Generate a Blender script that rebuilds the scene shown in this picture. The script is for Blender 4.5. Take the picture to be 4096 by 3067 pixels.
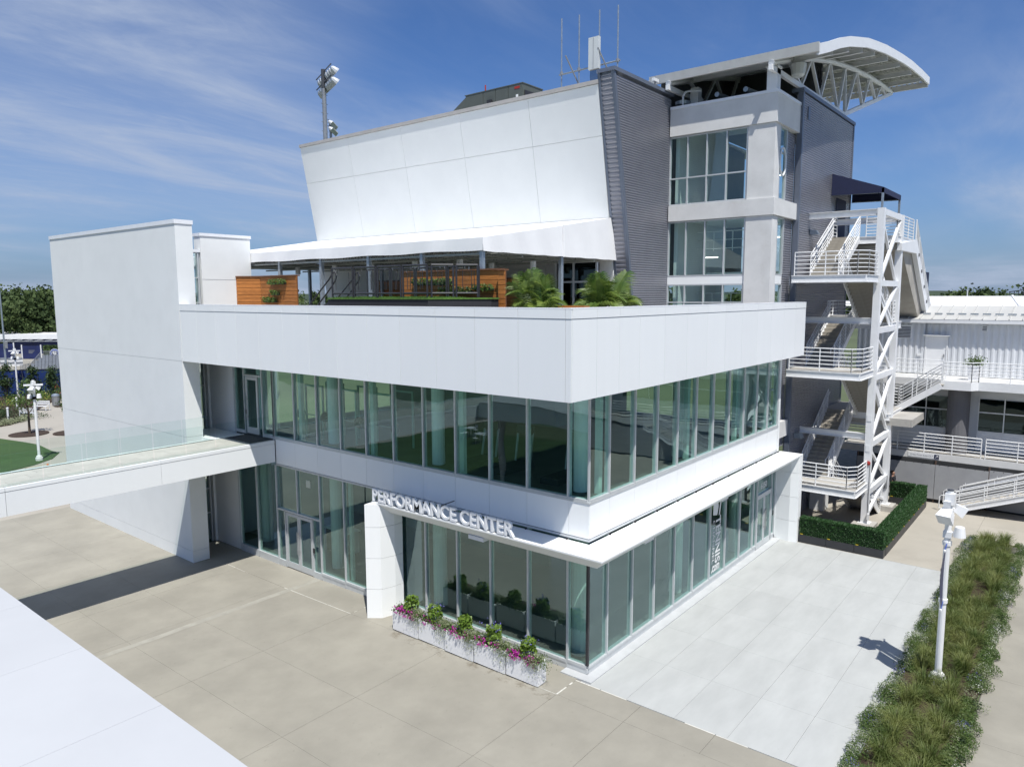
import bpy, bmesh, math, random
from mathutils import Vector, Matrix
import numpy as np
for o in list(bpy.data.objects): bpy.data.objects.remove(o)
S = bpy.context.scene
COL = S.collection
R = math.radians
# ---------------------------------------------------------------- camera
cam_d = bpy.data.cameras.new('camera'); cam = bpy.data.objects.new('camera', cam_d); COL.objects.link(cam)
cam_d.sensor_width = 36; cam_d.lens = 36 * 2909.76 / 4096
cam_d.clip_start = .1; cam_d.clip_end = 9000
Rx = Vector((0.62690966, -0.77908594, -0.00306147)); Dn = Vector((-0.09503302, -0.07256916, -0.99282548)); Fw = Vector((0.77327421, 0.62270283, -0.1195332))
m = Matrix(((Rx.x, -Dn.x, -Fw.x), (Rx.y, -Dn.y, -Fw.y), (Rx.z, -Dn.z, -Fw.z))).to_4x4()
m.translation = (-17.772, -11.396, 11.5)
cam.matrix_world = m
S.camera = cam
# ---------------------------------------------------------------- light, sky, exposure
LD = Vector((.305, .42, -1)).normalized()
sun_d = bpy.data.lights.new('sun', 'SUN'); sun_d.energy = 5.0; sun_d.angle = R(.5); sun_d.color = (1, .968, .905)
sun = bpy.data.objects.new('sun', sun_d); COL.objects.link(sun); sun.rotation_euler = LD.to_track_quat('-Z', 'Y').to_euler(); sun.location = (-20, -26, 60)
W = bpy.data.worlds.new('World'); S.world = W; W.use_nodes = True
nt = W.node_tree; N = nt.nodes; L = nt.links
for n in list(N): N.remove(n)
out = N.new('ShaderNodeOutputWorld'); bg = N.new('ShaderNodeBackground'); sky = N.new('ShaderNodeTexSky')
sky.sky_type = 'NISHITA'; sky.sun_disc = False; sky.sun_elevation = math.asin(-LD.z); sky.sun_rotation = math.atan2(-LD.x, -LD.y)
sky.altitude = 300; sky.air_density = 1.0; sky.dust_density = .25; sky.ozone_density = 3.0
bg.inputs[1].default_value = .088
tc = N.new('ShaderNodeTexCoord'); sep = N.new('ShaderNodeSeparateXYZ'); L.new(tc.outputs['Generated'], sep.inputs[0])
def mth(op, a, b=None, c=None):
    n = N.new('ShaderNodeMath'); n.operation = op
    for i, v in enumerate((a, b, c)):
        if v is None: continue
        if isinstance(v, (int, float)): n.inputs[i].default_value = v
        else: L.new(v, n.inputs[i])
    return n.outputs[0]
# project the view direction on a cloud sheet so that the cirrus keeps its perspective
zc = mth('ADD', mth('MAXIMUM', sep.outputs[2], 0.0), .16)
cx = mth('DIVIDE', sep.outputs[0], zc); cy = mth('DIVIDE', sep.outputs[1], zc)
comb = N.new('ShaderNodeCombineXYZ'); L.new(cx, comb.inputs[0]); L.new(cy, comb.inputs[1])
CR1, CR2, COX, COY = 75, -60, -8.2, -5.1
def cl_noise(rot, scl, scale, detail, rough, dist, lo, hi):
    mp = N.new('ShaderNodeMapping'); mp.inputs['Rotation'].default_value = (0, 0, R(rot)); mp.inputs['Scale'].default_value = scl
    mp.inputs['Location'].default_value = (COX, COY, 0); L.new(comb.outputs[0], mp.inputs[0])
    nz = N.new('ShaderNodeTexNoise'); nz.inputs['Scale'].default_value = scale; nz.inputs['Detail'].default_value = detail
    nz.inputs['Roughness'].default_value = rough; nz.inputs['Distortion'].default_value = dist
    L.new(mp.outputs[0], nz.inputs['Vector'])
    mr = N.new('ShaderNodeMapRange'); mr.interpolation_type = 'SMOOTHSTEP'; mr.inputs[1].default_value = lo; mr.inputs[2].default_value = hi
    L.new(nz.outputs[0], mr.inputs[0]); return mr.outputs[0]
c1 = cl_noise(CR1, (.5, 1.15, 1), 1.05, 8, .60, 1.6, .38, .74)
c2 = cl_noise(CR2, (1, 1, 1), .55, 3, .5, .3, .38, .60)
c3 = cl_noise(CR1 + 25, (.6, 1.7, 1), 3.4, 9, .70, 1.4, .38, .80)
cov = mth('MULTIPLY', mth('ADD', mth('MULTIPLY', c1, .78), mth('MULTIPLY', c3, .24)), mth('ADD', mth('MULTIPLY', c2, .8), .2))
low = mth('POWER', mth('SUBTRACT', 1.0, mth('MINIMUM', mth('MAXIMUM', sep.outputs[2], 0.0), 1.0)), 9.0)     # thin high haze gathers towards the horizon all round
fac = mth('MINIMUM', mth('ADD', mth('MULTIPLY', cov, .74), mth('MULTIPLY', c2, .30)), .85)
mixc = N.new('ShaderNodeMix'); mixc.data_type = 'RGBA'
tint = N.new('ShaderNodeMix'); tint.data_type = 'RGBA'; tint.blend_type = 'MULTIPLY'; tint.inputs[0].default_value = 1; tint.inputs[7].default_value = (.54, .77, 1.12, 1)
L.new(sky.outputs[0], tint.inputs[6])
hz = N.new('ShaderNodeMix'); hz.data_type = 'RGBA'; L.new(mth('MULTIPLY', low, .92), hz.inputs[0]); L.new(tint.outputs[2], hz.inputs[6]); hz.inputs[7].default_value = (2.3, 3.15, 4.7, 1)
L.new(fac, mixc.inputs[0]); L.new(hz.outputs[2], mixc.inputs[6]); mixc.inputs[7].default_value = (4.7, 5.5, 7.1, 1)
L.new(mixc.outputs[2], bg.inputs[0]); L.new(bg.outputs[0], out.inputs[0])
vs = S.view_settings; vs.view_transform = 'Standard'; vs.look = 'None'; vs.exposure = .13; vs.gamma = 1; vs.use_curve_mapping = False
S.render.engine = 'CYCLES'
S.cycles.max_bounces = 8; S.cycles.transparent_max_bounces = 24; S.cycles.diffuse_bounces = 3; S.cycles.glossy_bounces = 4

# ---------------------------------------------------------------- materials
def mat(name, col, rough=.6, var=.08, scale=1.5, detail=5, bump=0, bscale=30, metal=0, spec=.5, col2=None, lo=.35, hi=.65, stretch=None, rnd=0, trans=0, stain=None, coat=0, spot=0):
    m_ = bpy.data.materials.new(name); m_.use_nodes = True
    n = m_.node_tree.nodes; l = m_.node_tree.links; b = n['Principled BSDF']
    b.inputs['Roughness'].default_value = rough; b.inputs['Metallic'].default_value = metal; b.inputs['Specular IOR Level'].default_value = spec
    if coat: b.inputs['Coat Weight'].default_value = coat
    t = n.new('ShaderNodeTexCoord'); src = t.outputs['Object']
    if stretch:
        mp = n.new('ShaderNodeMapping'); mp.inputs['Scale'].default_value = stretch; l.new(src, mp.inputs[0]); src = mp.outputs[0]
    nz = n.new('ShaderNodeTexNoise'); nz.inputs['Scale'].default_value = scale; nz.inputs['Detail'].default_value = detail; nz.inputs['Roughness'].default_value = .6
    l.new(src, nz.inputs['Vector'])
    mr = n.new('ShaderNodeMapRange'); mr.inputs[1].default_value = lo; mr.inputs[2].default_value = hi; l.new(nz.outputs[0], mr.inputs[0])
    mx = n.new('ShaderNodeMix'); mx.data_type = 'RGBA'; l.new(mr.outputs[0], mx.inputs[0])
    c2_ = col2 or tuple(min(1, c * (1 + var)) for c in col)
    c1_ = col if col2 else tuple(c * (1 - var) for c in col)
    mx.inputs[6].default_value = (*c1_, 1); mx.inputs[7].default_value = (*c2_, 1)
    cur = mx.outputs[2]
    if stain:
        sc, amt, scol, slo, shi = stain
        n2 = n.new('ShaderNodeTexNoise'); n2.inputs['Scale'].default_value = sc; n2.inputs['Detail'].default_value = 8; n2.inputs['Roughness'].default_value = .7; l.new(t.outputs['Object'], n2.inputs['Vector'])
        r2 = n.new('ShaderNodeMapRange'); r2.inputs[1].default_value = slo; r2.inputs[2].default_value = shi; r2.inputs[4].default_value = amt; l.new(n2.outputs[0], r2.inputs[0])
        m2 = n.new('ShaderNodeMix'); m2.data_type = 'RGBA'; l.new(r2.outputs[0], m2.inputs[0]); l.new(cur, m2.inputs[6]); m2.inputs[7].default_value = (*scol, 1); cur = m2.outputs[2]
    if spot:
        n5 = n.new('ShaderNodeTexNoise'); n5.inputs['Scale'].default_value = 7.5; n5.inputs['Detail'].default_value = 3; n5.inputs['Distortion'].default_value = .6; l.new(t.outputs['Object'], n5.inputs['Vector'])
        r5 = n.new('ShaderNodeMapRange'); r5.inputs[1].default_value = .67; r5.inputs[2].default_value = .78; r5.inputs[4].default_value = spot; l.new(n5.outputs[0], r5.inputs[0])
        m5 = n.new('ShaderNodeMix'); m5.data_type = 'RGBA'; l.new(r5.outputs[0], m5.inputs[0]); l.new(cur, m5.inputs[6]); m5.inputs[7].default_value = (*[c * .6 for c in col], 1); cur = m5.outputs[2]
    if rnd:
        oi = n.new('ShaderNodeObjectInfo'); r3 = n.new('ShaderNodeMapRange'); r3.inputs[3].default_value = 1 - rnd; r3.inputs[4].default_value = 1 + rnd; l.new(oi.outputs['Random'], r3.inputs[0])
        m3 = n.new('ShaderNodeVectorMath'); m3.operation = 'SCALE'; l.new(cur, m3.inputs[0]); l.new(r3.outputs[0], m3.inputs['Scale']); cur = m3.outputs[0]
    l.new(cur, b.inputs['Base Color'])
    if bump:
        n4 = n.new('ShaderNodeTexNoise'); n4.inputs['Scale'].default_value = bscale; n4.inputs['Detail'].default_value = 4; l.new(src, n4.inputs['Vector'])
        bp = n.new('ShaderNodeBump'); bp.inputs['Strength'].default_value = bump; bp.inputs['Distance'].default_value = .02; l.new(n4.outputs[0], bp.inputs['Height']); l.new(bp.outputs[0], b.inputs['Normal'])
    if trans:
        tr = n.new('ShaderNodeBsdfTranslucent'); l.new(cur, tr.inputs[0]); ms = n.new('ShaderNodeMixShader'); ms.inputs[0].default_value = trans
        l.new(b.outputs[0], ms.inputs[1]); l.new(tr.outputs[0], ms.inputs[2]); l.new(ms.outputs[0], n['Material Output'].inputs[0])
    return m_
def glass(name, tint_, ior=1.9, wave=.02, clear=1.0):
    m_ = bpy.data.materials.new(name); m_.use_nodes = True
    n = m_.node_tree.nodes; l = m_.node_tree.links; n.remove(n['Principled BSDF'])
    tr = n.new('ShaderNodeBsdfTransparent'); tr.inputs[0].default_value = (*tint_, 1)
    gl = n.new('ShaderNodeBsdfGlossy'); gl.inputs['Roughness'].default_value = .0; gl.inputs[0].default_value = (.72, .93, .93, 1)
    fr = n.new('ShaderNodeFresnel'); fr.inputs[0].default_value = ior
    ge = n.new('ShaderNodeNewGeometry'); inv = n.new('ShaderNodeMath'); inv.operation = 'SUBTRACT'; inv.inputs[0].default_value = 1; l.new(ge.outputs['Backfacing'], inv.inputs[1])
    mu = n.new('ShaderNodeMath'); mu.operation = 'MULTIPLY'; l.new(fr.outputs[0], mu.inputs[0]); l.new(inv.outputs[0], mu.inputs[1])      # the far side of the pane does not reflect again
    ms = n.new('ShaderNodeMixShader'); l.new(mu.outputs[0], ms.inputs[0]); l.new(tr.outputs[0], ms.inputs[1]); l.new(gl.outputs[0], ms.inputs[2])
    l.new(ms.outputs[0], n['Material Output'].inputs[0])
    if wave:
        t = n.new('ShaderNodeTexCoord'); oi = n.new('ShaderNodeObjectInfo'); ad = n.new('ShaderNodeVectorMath'); ad.operation = 'ADD'
        sc = n.new('ShaderNodeVectorMath'); sc.operation = 'SCALE'; sc.inputs[0].default_value = (37, 11, 53); l.new(oi.outputs['Random'], sc.inputs['Scale'])
        l.new(t.outputs['Object'], ad.inputs[0]); l.new(sc.outputs[0], ad.inputs[1])
        nz = n.new('ShaderNodeTexNoise'); nz.inputs['Scale'].default_value = .55; nz.inputs['Detail'].default_value = 1; l.new(ad.outputs[0], nz.inputs['Vector'])
        bp = n.new('ShaderNodeBump'); bp.inputs['Strength'].default_value = 1; bp.inputs['Distance'].default_value = wave; l.new(nz.outputs[0], bp.inputs['Height'])
        l.new(bp.outputs[0], gl.inputs['Normal'])
    return m_
def emit(name, col, st):
    m_ = bpy.data.materials.new(name); m_.use_nodes = True; b = m_.node_tree.nodes['Principled BSDF']
    b.inputs['Base Color'].default_value = (*col, 1); b.inputs['Emission Color'].default_value = (*col, 1); b.inputs['Emission Strength'].default_value = st; return m_
M = {}
M['panel'] = mat('white_composite_panel', (.855, .873, .875), .36, .007, .5, 6, rnd=.014, stretch=(5, 5, .5), bump=.03, bscale=1.1)
M['white_paint'] = mat('white_painted_steel', (.78, .79, .80), .4, .03, 2, spec=.5)
M['stucco'] = mat('white_stucco', (.765, .785, .785), .85, .025, .9, bump=.2, bscale=60, stain=(.45, .14, (.64, .655, .655), .5, .7))
M['eifs'] = mat('off_white_wall_panel', (.83, .84, .815), .8, .015, .8, bump=.05, bscale=40, rnd=.01)
M['coping'] = mat('white_metal_coping', (.78, .80, .83), .35, .03, 3)
M['grey_coping'] = mat('warm_grey_coping', (.42, .40, .38), .5, .06, 2)
M['alu'] = mat('anodised_aluminium', (.56, .585, .60), .38, .04, 4, metal=.25)
M['alu_dark'] = mat('dark_gasket', (.03, .03, .035), .5)
M['glass'] = glass('tinted_glass', (.82, .945, .91), 2.1, .012)
M['glass_g'] = glass('grey_tinted_glass', (.77, .89, .855), 2.6, .006)
M['glass_t'] = glass('tower_glass', (.88, .95, .935), 2.0, .01)
M['rail_glass'] = glass('clear_rail_glass', (.945, .975, .965), 1.28, 0)
M['dark_glass'] = glass('dark_glass', (.18, .2, .2), 1.6, .01)
M['vinyl'] = glass('clear_vinyl', (.95, .955, .955), 1.22, .03)
M['conc'] = mat('beige_concrete', (.288, .273, .231), .85, .10, .5, 9, bump=.14, bscale=45, rnd=.012, stain=(.22, .34, (.212, .20, .172), .48, .72), spot=.35)
M['conc_joint'] = mat('dark_joint', (.195, .182, .155), .9, .2, 3)
M['sealant'] = mat('pale_sealant', (.62, .61, .56), .7, .1, 5)
M['terrace'] = mat('pale_brushed_concrete', (.415, .428, .421), .8, .06, .5, 8, bump=.08, bscale=50, rnd=.02, stretch=(1, 3, 1), stain=(.35, .25, (.365, .38, .377), .48, .75), spot=.2)
M['terrace_edge'] = mat('white_painted_kerb', (.46, .475, .485), .7, .05, 2)
M['roof_white'] = mat('white_roof_membrane', (.475, .488, .503), .6, .03, .35, rnd=.012)
M['deck_under'] = mat('grey_steel_decking', (.34, .345, .33), .5, .05, 1)
M['conc_wall'] = mat('painted_concrete', (.66, .66, .65), .8, .05, 1.2, bump=.15, bscale=25, stain=(.9, .4, (.46, .44, .41), .56, .78))
M['raw_conc'] = mat('raw_concrete', (.40, .385, .355), .85, .1, 1.5, bump=.15, bscale=30)
M['tread'] = mat('concrete_tread', (.36, .335, .29), .85, .12, 2.5)
M['corr'] = mat('grey_corrugated_steel', (.27, .272, .305), .36, .05, 1.5, metal=.25, spec=.6)
M['corr_trim'] = mat('blue_grey_trim', (.16, .185, .235), .4, .05, 2, metal=.3)
M['suite'] = mat('white_corrugated_siding', (.62, .64, .665), .45, .02, 1)
M['roofmetal'] = mat('pale_standing_seam_roof', (.50, .50, .48), .5, .05, .6)
M['fabric'] = mat('white_awning_fabric', (.84, .845, .85), .75, .02, .8, bump=.04, bscale=4)
M['galv'] = mat('galvanised_steel', (.36, .41, .46), .35, .12, 12, metal=.6)
M['truss'] = mat('dull_green_grey_truss', (.34, .36, .33), .5, .1, 4)
M['wood'] = mat('orange_stained_cedar', (.40, .150, .035), .6, .2, 1.2, 6, stretch=(2, 2, 16), rnd=.16, bump=.1, bscale=12)
M['wood_cap'] = mat('brown_wood_cap', (.17, .075, .035), .65, .15, 3)
M['black'] = mat('black_fabric', (.02, .021, .026), .8, .1, 5)
M['blackmetal'] = mat('black_painted_pipe', (.035, .036, .042), .4, .1, 5, metal=.2)
M['turf'] = mat('artificial_turf', (.075, .16, .025), .9, .25, 8, bump=.5, bscale=120)
M['lawn'] = mat('mown_lawn', (.040, .082, .020), .95, .12, .7, bump=.4, bscale=60)
M['soil'] = mat('dark_mulch', (.045, .028, .018), .95, .3, 6, bump=.6, bscale=30)
M['land'] = mat('dry_green_land', (.075, .095, .045), .95, .3, .02)
M['navy'] = mat('navy_fabric', (.012, .018, .060), .7, .08, 4)
M['navy_panel'] = mat('navy_printed_panel', (.012, .020, .085), .5, .25, .8)
M['blue_court'] = mat('blue_court_paint', (.008, .028, .13), .55, .08, 1)
M['grey_fabric'] = mat('grey_windscreen_fabric', (.33, .335, .345), .85, .05, 1.5, bump=.08, bscale=6, stain=(.5, .3, (.24, .235, .23), .58, .8))
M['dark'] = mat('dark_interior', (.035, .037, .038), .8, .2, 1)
M['under_roof'] = mat('painted_roof_shade', (.11, .115, .12), .8, .15, 1)  # dark grey puts the shade under the vault into the colour
M['interior_floor'] = mat('interior_floor', (.075, .08, .078), .6, .15, 1)
M['interior_wall'] = mat('interior_wall', (.17, .22, .205), .8, .05, 1)
M['interior_white'] = mat('white_laminate', (.76, .79, .78), .4, .03, 2)
M['ac'] = mat('olive_grey_casing', (.105, .118, .105), .5, .06, 2, metal=.15)
M['antenna'] = mat('pale_antenna_casing', (.60, .63, .63), .45, .02, 2)
M['planter'] = mat('white_fibreglass', (.78, .79, .81), .35, .02, 3)
M['planter_dark'] = mat('charcoal_planter', (.032, .033, .038), .5, .1, 3)
M['planter_side'] = mat('dull_brown_planter', (.15, .135, .125), .55, .1, 2)
M['hedge'] = mat('clipped_hedge_leaf', (.016, .055, .014), .6, .35, 9, col2=(.035, .105, .022), trans=.12)
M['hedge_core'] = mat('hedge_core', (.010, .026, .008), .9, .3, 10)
M['leaf_lime'] = mat('lime_leaf', (.10, .19, .025), .5, .3, 14, col2=(.20, .30, .045), trans=.25)
M['leaf_mid'] = mat('mid_green_leaf', (.055, .11, .024), .55, .3, 12, col2=(.12, .18, .045), trans=.22)
M['leaf_dark'] = mat('dark_green_leaf', (.018, .045, .014), .6, .3, 8, col2=(.05, .085, .022), trans=.15)
M['leaf_pale'] = mat('pale_variegated_leaf', (.17, .22, .09), .6, .3, 16, col2=(.42, .44, .30), trans=.2)
M['magenta'] = mat('magenta_petal', (.42, .025, .32), .5, .3, 20, col2=(.62, .06, .44), trans=.2)
M['blue_flower'] = mat('lilac_blue_petal', (.17, .16, .50), .5, .2, 20, trans=.2)
M['white_flower'] = mat('white_petal', (.72, .72, .66), .5, .1, 20, trans=.1)
M['yellow_flower'] = mat('yellow_petal', (.6, .5, .12), .5, .1, 20, trans=.1)
M['red_flower'] = mat('red_petal', (.45, .05, .03), .5, .1, 20)
M['palm'] = mat('palm_leaflet', (.055, .12, .018), .42, .3, 2.5, col2=(.20, .27, .055), trans=.3)
M['post_w'] = mat('pale_interior_post', (.52, .63, .59), .5, .02, 2)
M['palm_stem'] = mat('palm_stem', (.16, .20, .05), .5, .2, 5)
M['grass_b'] = mat('grass_blade', (.075, .118, .024), .55, .4, 1.6, col2=(.21, .235, .07), trans=.25)
M['forest'] = mat('woodland_foliage', (.032, .060, .014), .8, .4, .09, col2=(.085, .125, .030), trans=.1)
M['bark'] = mat('brown_bark', (.10, .075, .055), .9, .25, 8, bump=.4, bscale=20)
M['hill'] = mat('wooded_hill', (.030, .048, .022), .95, .3, .01)
M['seat'] = mat('grey_plastic_seat', (.22, .24, .27), .5, .1, 2)
M['steel'] = mat('weathered_steel', (.33, .34, .35), .4, .12, 3, metal=.5)
M['lens'] = mat('floodlight_glass', (.55, .57, .60), .15, .05, 3)
M['flood'] = mat('floodlight_shell', (.62, .64, .66), .3, .08, 8, metal=.2)
M['flood_dark'] = mat('dark_bracket', (.06, .065, .075), .5, .1, 4)
M['print_white'] = mat('white_vinyl_print', (.78, .80, .80), .5, .02, 3)
M['print_grey'] = mat('grey_print', (.16, .17, .20), .5, .02, 3)
M['letter'] = mat('white_letter_face', (.78, .80, .83), .35, .02, 3)
M['tan'] = mat('beige_plastic', (.40, .34, .25), .5, .05, 2)
M['skin'] = mat('skin', (.35, .19, .13), .5, .1, 5)
M['shirt'] = mat('black_shirt', (.012, .012, .016), .8, .2, 6)
M['trousers'] = mat('grey_trousers', (.16, .155, .15), .8, .1, 6)
M['hair'] = mat('dark_hair', (.02, .015, .012), .6, .2, 9)
M['lamp_on'] = emit('lit_tube', (1, .97, .9), 5)
M['red'] = mat('red_paint', (.35, .03, .02), .5, .1, 4)
M['yellow'] = mat('yellow_tag', (.6, .45, .03), .5, .1, 4)
M['pole_blue'] = mat('blue_banner_arm', (.05, .09, .32), .5, .1, 4)
M['brown'] = mat('dark_brown_paint', (.09, .06, .045), .6, .1, 3)

# ---------------------------------------------------------------- mesh helpers
LOC = {}
class MB:
    def __init__(s): s.v = []; s.f = []
    def add(s, v, f):
        k = len(s.v); s.v += [tuple(p) for p in v]; s.f += [tuple(i + k for i in q) for q in f]; return s
    def box(s, x0, y0, z0, x1, y1, z1):
        if x0 > x1: x0, x1 = x1, x0
        if y0 > y1: y0, y1 = y1, y0
        if z0 > z1: z0, z1 = z1, z0
        return s.add([(x0, y0, z0), (x1, y0, z0), (x1, y1, z0), (x0, y1, z0), (x0, y0, z1), (x1, y0, z1), (x1, y1, z1), (x0, y1, z1)],
                     [(0, 3, 2, 1), (4, 5, 6, 7), (0, 1, 5, 4), (1, 2, 6, 5), (2, 3, 7, 6), (3, 0, 4, 7)])
    def ext(s, poly, vec):       # extrude a planar polygon along vec
        n = len(poly); vec = Vector(vec); p = [Vector(q) for q in poly]
        nn = sum(((p[i].cross(p[(i + 1) % n])) for i in range(n)), Vector())
        if nn.dot(vec) > 0: p = p[::-1]
        v = p + [q + vec for q in p]
        return s.add(v, [tuple(range(n)), tuple(range(2 * n - 1, n - 1, -1))] + [(i, i + n, (i + 1) % n + n, (i + 1) % n) for i in range(n)])
    def bar(s, a, b, w, h, up=(0, 0, 1)):   # rectangular bar from a to b
        a = Vector(a); b = Vector(b); d = (b - a).normalized(); u = Vector(up)
        sd = d.cross(u)
        if sd.length < 1e-4: sd = d.cross(Vector((1, 0, 0)))
        sd.normalize(); u = sd.cross(d).normalized(); sd *= w / 2; u *= h / 2
        v = [a - sd - u, a + sd - u, a + sd + u, a - sd + u, b - sd - u, b + sd - u, b + sd + u, b - sd + u]
        return s.add(v, [(0, 1, 2, 3), (7, 6, 5, 4), (0, 4, 5, 1), (1, 5, 6, 2), (2, 6, 7, 3), (3, 7, 4, 0)])
    def ibeam(s, a, b, w, h, t=.02, up=(0, 0, 1)):
        u = Vector(up) * (h / 2)
        a = Vector(a); b = Vector(b)
        s.bar(a + u - Vector(up) * t / 2, b + u - Vector(up) * t / 2, w, t, up); s.bar(a - u + Vector(up) * t / 2, b - u + Vector(up) * t / 2, w, t, up); return s.bar(a, b, t, h - 2 * t - .004, up)
    def tube(s, pts, r, n=6, cap=True):
        pts = [Vector(p) for p in pts]; k = len(s.v); rs = r if isinstance(r, (list, tuple)) else [r] * len(pts)
        prev = None
        for i, p in enumerate(pts):
            d = (pts[min(i + 1, len(pts) - 1)] - pts[max(i - 1, 0)]).normalized()
            if prev is None:
                ax = Vector((0, 0, 1)) if abs(d.z) < .9 else Vector((1, 0, 0)); e1 = d.cross(ax).normalized()
            else:
                e1 = (prev - d * prev.dot(d)); e1 = e1.normalized() if e1.length > 1e-5 else d.orthogonal().normalized()
            prev = e1; e2 = d.cross(e1)
            for j in range(n):
                a = 2 * math.pi * j / n; q = p + (e1 * math.cos(a) + e2 * math.sin(a)) * rs[i]; s.v.append((q.x, q.y, q.z))
        for i in range(len(pts) - 1):
            for j in range(n):
                s.f.append((k + i * n + j, k + i * n + (j + 1) % n, k + (i + 1) * n + (j + 1) % n, k + (i + 1) * n + j))
        if cap:
            s.f.append(tuple(k + j for j in range(n))[::-1]); s.f.append(tuple(k + (len(pts) - 1) * n + j for j in range(n)))
        return s
    def lathe(s, c, prof, n=14):       # prof: (r, z) list
        k = len(s.v); c = Vector(c)
        for r, z in prof:
            for j in range(n):
                a = 2 * math.pi * j / n; s.v.append((c.x + r * math.cos(a), c.y + r * math.sin(a), c.z + z))
        for i in range(len(prof) - 1):
            for j in range(n):
                s.f.append((k + i * n + j, k + i * n + (j + 1) % n, k + (i + 1) * n + (j + 1) % n, k + (i + 1) * n + j))
        s.f.append(tuple(k + j for j in range(n))[::-1]); s.f.append(tuple(k + (len(prof) - 1) * n + j for j in range(n))); return s
    def quad(s, a, b, c, d): return s.add([a, b, c, d], [(0, 1, 2, 3)])
    def tf(s, mtx): s.v = [tuple(mtx @ Vector(p)) for p in s.v]; return s
    def build(s, name, material, parent=None, smooth=False, origin=None):
        off = LOC.get(parent.name, Vector()) if parent else (Vector(origin) if origin is not None else Vector())
        me = bpy.data.meshes.new(name); me.from_pydata([(p[0] - off.x, p[1] - off.y, p[2] - off.z) for p in s.v], [], s.f); me.validate()
        if smooth: me.polygons.foreach_set('use_smooth', [True] * len(me.polygons))
        me.materials.append(material if not isinstance(material, str) else M[material])
        return link(name, me, parent, off)
def link(name, me, parent=None, off=Vector()):
    o = bpy.data.objects.new(name, me); COL.objects.link(o)
    if parent: o.parent = parent; LOC[o.name] = LOC.get(parent.name, Vector())
    else: o.location = off; LOC[o.name] = Vector(off)
    return o
def np_mesh(name, V, F, material, parent=None, origin=None):
    off = LOC.get(parent.name, Vector()) if parent else (Vector(origin) if origin is not None else Vector())
    V = np.asarray(V, np.float32) - np.array(off, np.float32); F = np.asarray(F, np.int32); k = F.shape[1]
    me = bpy.data.meshes.new(name); me.vertices.add(len(V)); me.vertices.foreach_set('co', V.ravel())
    me.loops.add(F.size); me.loops.foreach_set('vertex_index', F.ravel()); me.polygons.add(len(F))
    me.polygons.foreach_set('loop_start', np.arange(0, F.size, k, dtype=np.int32)); me.update(); me.validate()
    me.materials.append(M[material]); return link(name, me, parent, off)
def tag(o, label, cat=None, group=None, kind=None):
    if label: o['label'] = label
    if cat: o['category'] = cat
    if group: o['group'] = group
    if kind: o['kind'] = kind
    return o
def thing(name, loc, label, cat, group=None):
    o = bpy.data.objects.new(name, None); COL.objects.link(o); o.location = loc; o.empty_display_size = .3; LOC[o.name] = Vector(loc)
    return tag(o, label, cat, group)
def dup(root, loc, rz=None, label=None):
    def cp(o, par):
        c = o.copy(); COL.objects.link(c)
        if par: c.parent = par
        for ch in list(o.children): cp(ch, c)
        return c
    r = cp(root, None); r.location = loc
    if rz is not None: r.rotation_euler = (0, 0, rz)
    if label: r['label'] = label
    return r
def bxp(name, m_, par, *a): return MB().box(*a).build(name, m_, par)
def struct(o): o['kind'] = 'structure'; return o
rng = random.Random(7); nr = np.random.default_rng(7)
def gz(y): return -.02 * min(max(y, 0), 15)
def rails(path, n=6, h=1.07, r=.022, spacing=1.3, first=.14, closed=False, mb=None, posts=True, pr=.026):
    """horizontal pipe railing along a polyline of deck points"""
    mb = mb or MB(); P = [Vector(p) for p in path]; U = Vector((0, 0, 1))
    for i in range(n):
        z = first + (h - first) * i / (n - 1); mb.tube([p + U * z for p in P], r if i < n - 1 else r * 1.25, 6)
    if posts:
        for a, b in zip(P, P[1:]):
            k = max(1, round((b - a).length / spacing))
            for j in range(k + 1): q = a.lerp(b, j / k); mb.tube([q, q + U * h], pr, 6)
    return mb
def text_mesh(body, size, depth=0, fat=0, shear=0, spacing=1):
    cu = bpy.data.curves.new('text', 'FONT'); cu.body = body; cu.size = size; cu.extrude = depth; cu.offset = fat; cu.shear = shear; cu.space_character = spacing
    cu.resolution_u = 4
    o = bpy.data.objects.new('text', cu); COL.objects.link(o); dg = bpy.context.evaluated_depsgraph_get()
    me = bpy.data.meshes.new_from_object(o.evaluated_get(dg)); bpy.data.objects.remove(o); bpy.data.curves.remove(cu)
    return [v.co.copy() for v in me.vertices], [tuple(p.vertices) for p in me.polygons]
def split_islands(V, F):
    par = list(range(len(V)))
    def fd(a):
        while par[a] != a: par[a] = par[par[a]]; a = par[a]
        return a
    key = {}
    for i, v in enumerate(V):
        k = (round(v.x, 4), round(v.y, 4), round(v.z, 4))
        if k in key: par[fd(i)] = fd(key[k])
        else: key[k] = i
    for f in F:
        for a in f[1:]: par[fd(a)] = fd(f[0])
    g = {}
    for f in F: g.setdefault(fd(f[0]), []).append(f)
    res = []
    for fs in g.values():
        ids = sorted({i for f in fs for i in f}); mp = {a: b for b, a in enumerate(ids)}
        res.append(([V[i] for i in ids], [tuple(mp[i] for i in f) for f in fs]))
    res.sort(key=lambda t: min(v.x for v in t[0])); return res
def basis(xa, ya, o):
    xa = Vector(xa); ya = Vector(ya); za = xa.cross(ya)
    m_ = Matrix((xa, ya, za)).transposed().to_4x4(); m_.translation = o; return m_

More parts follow.
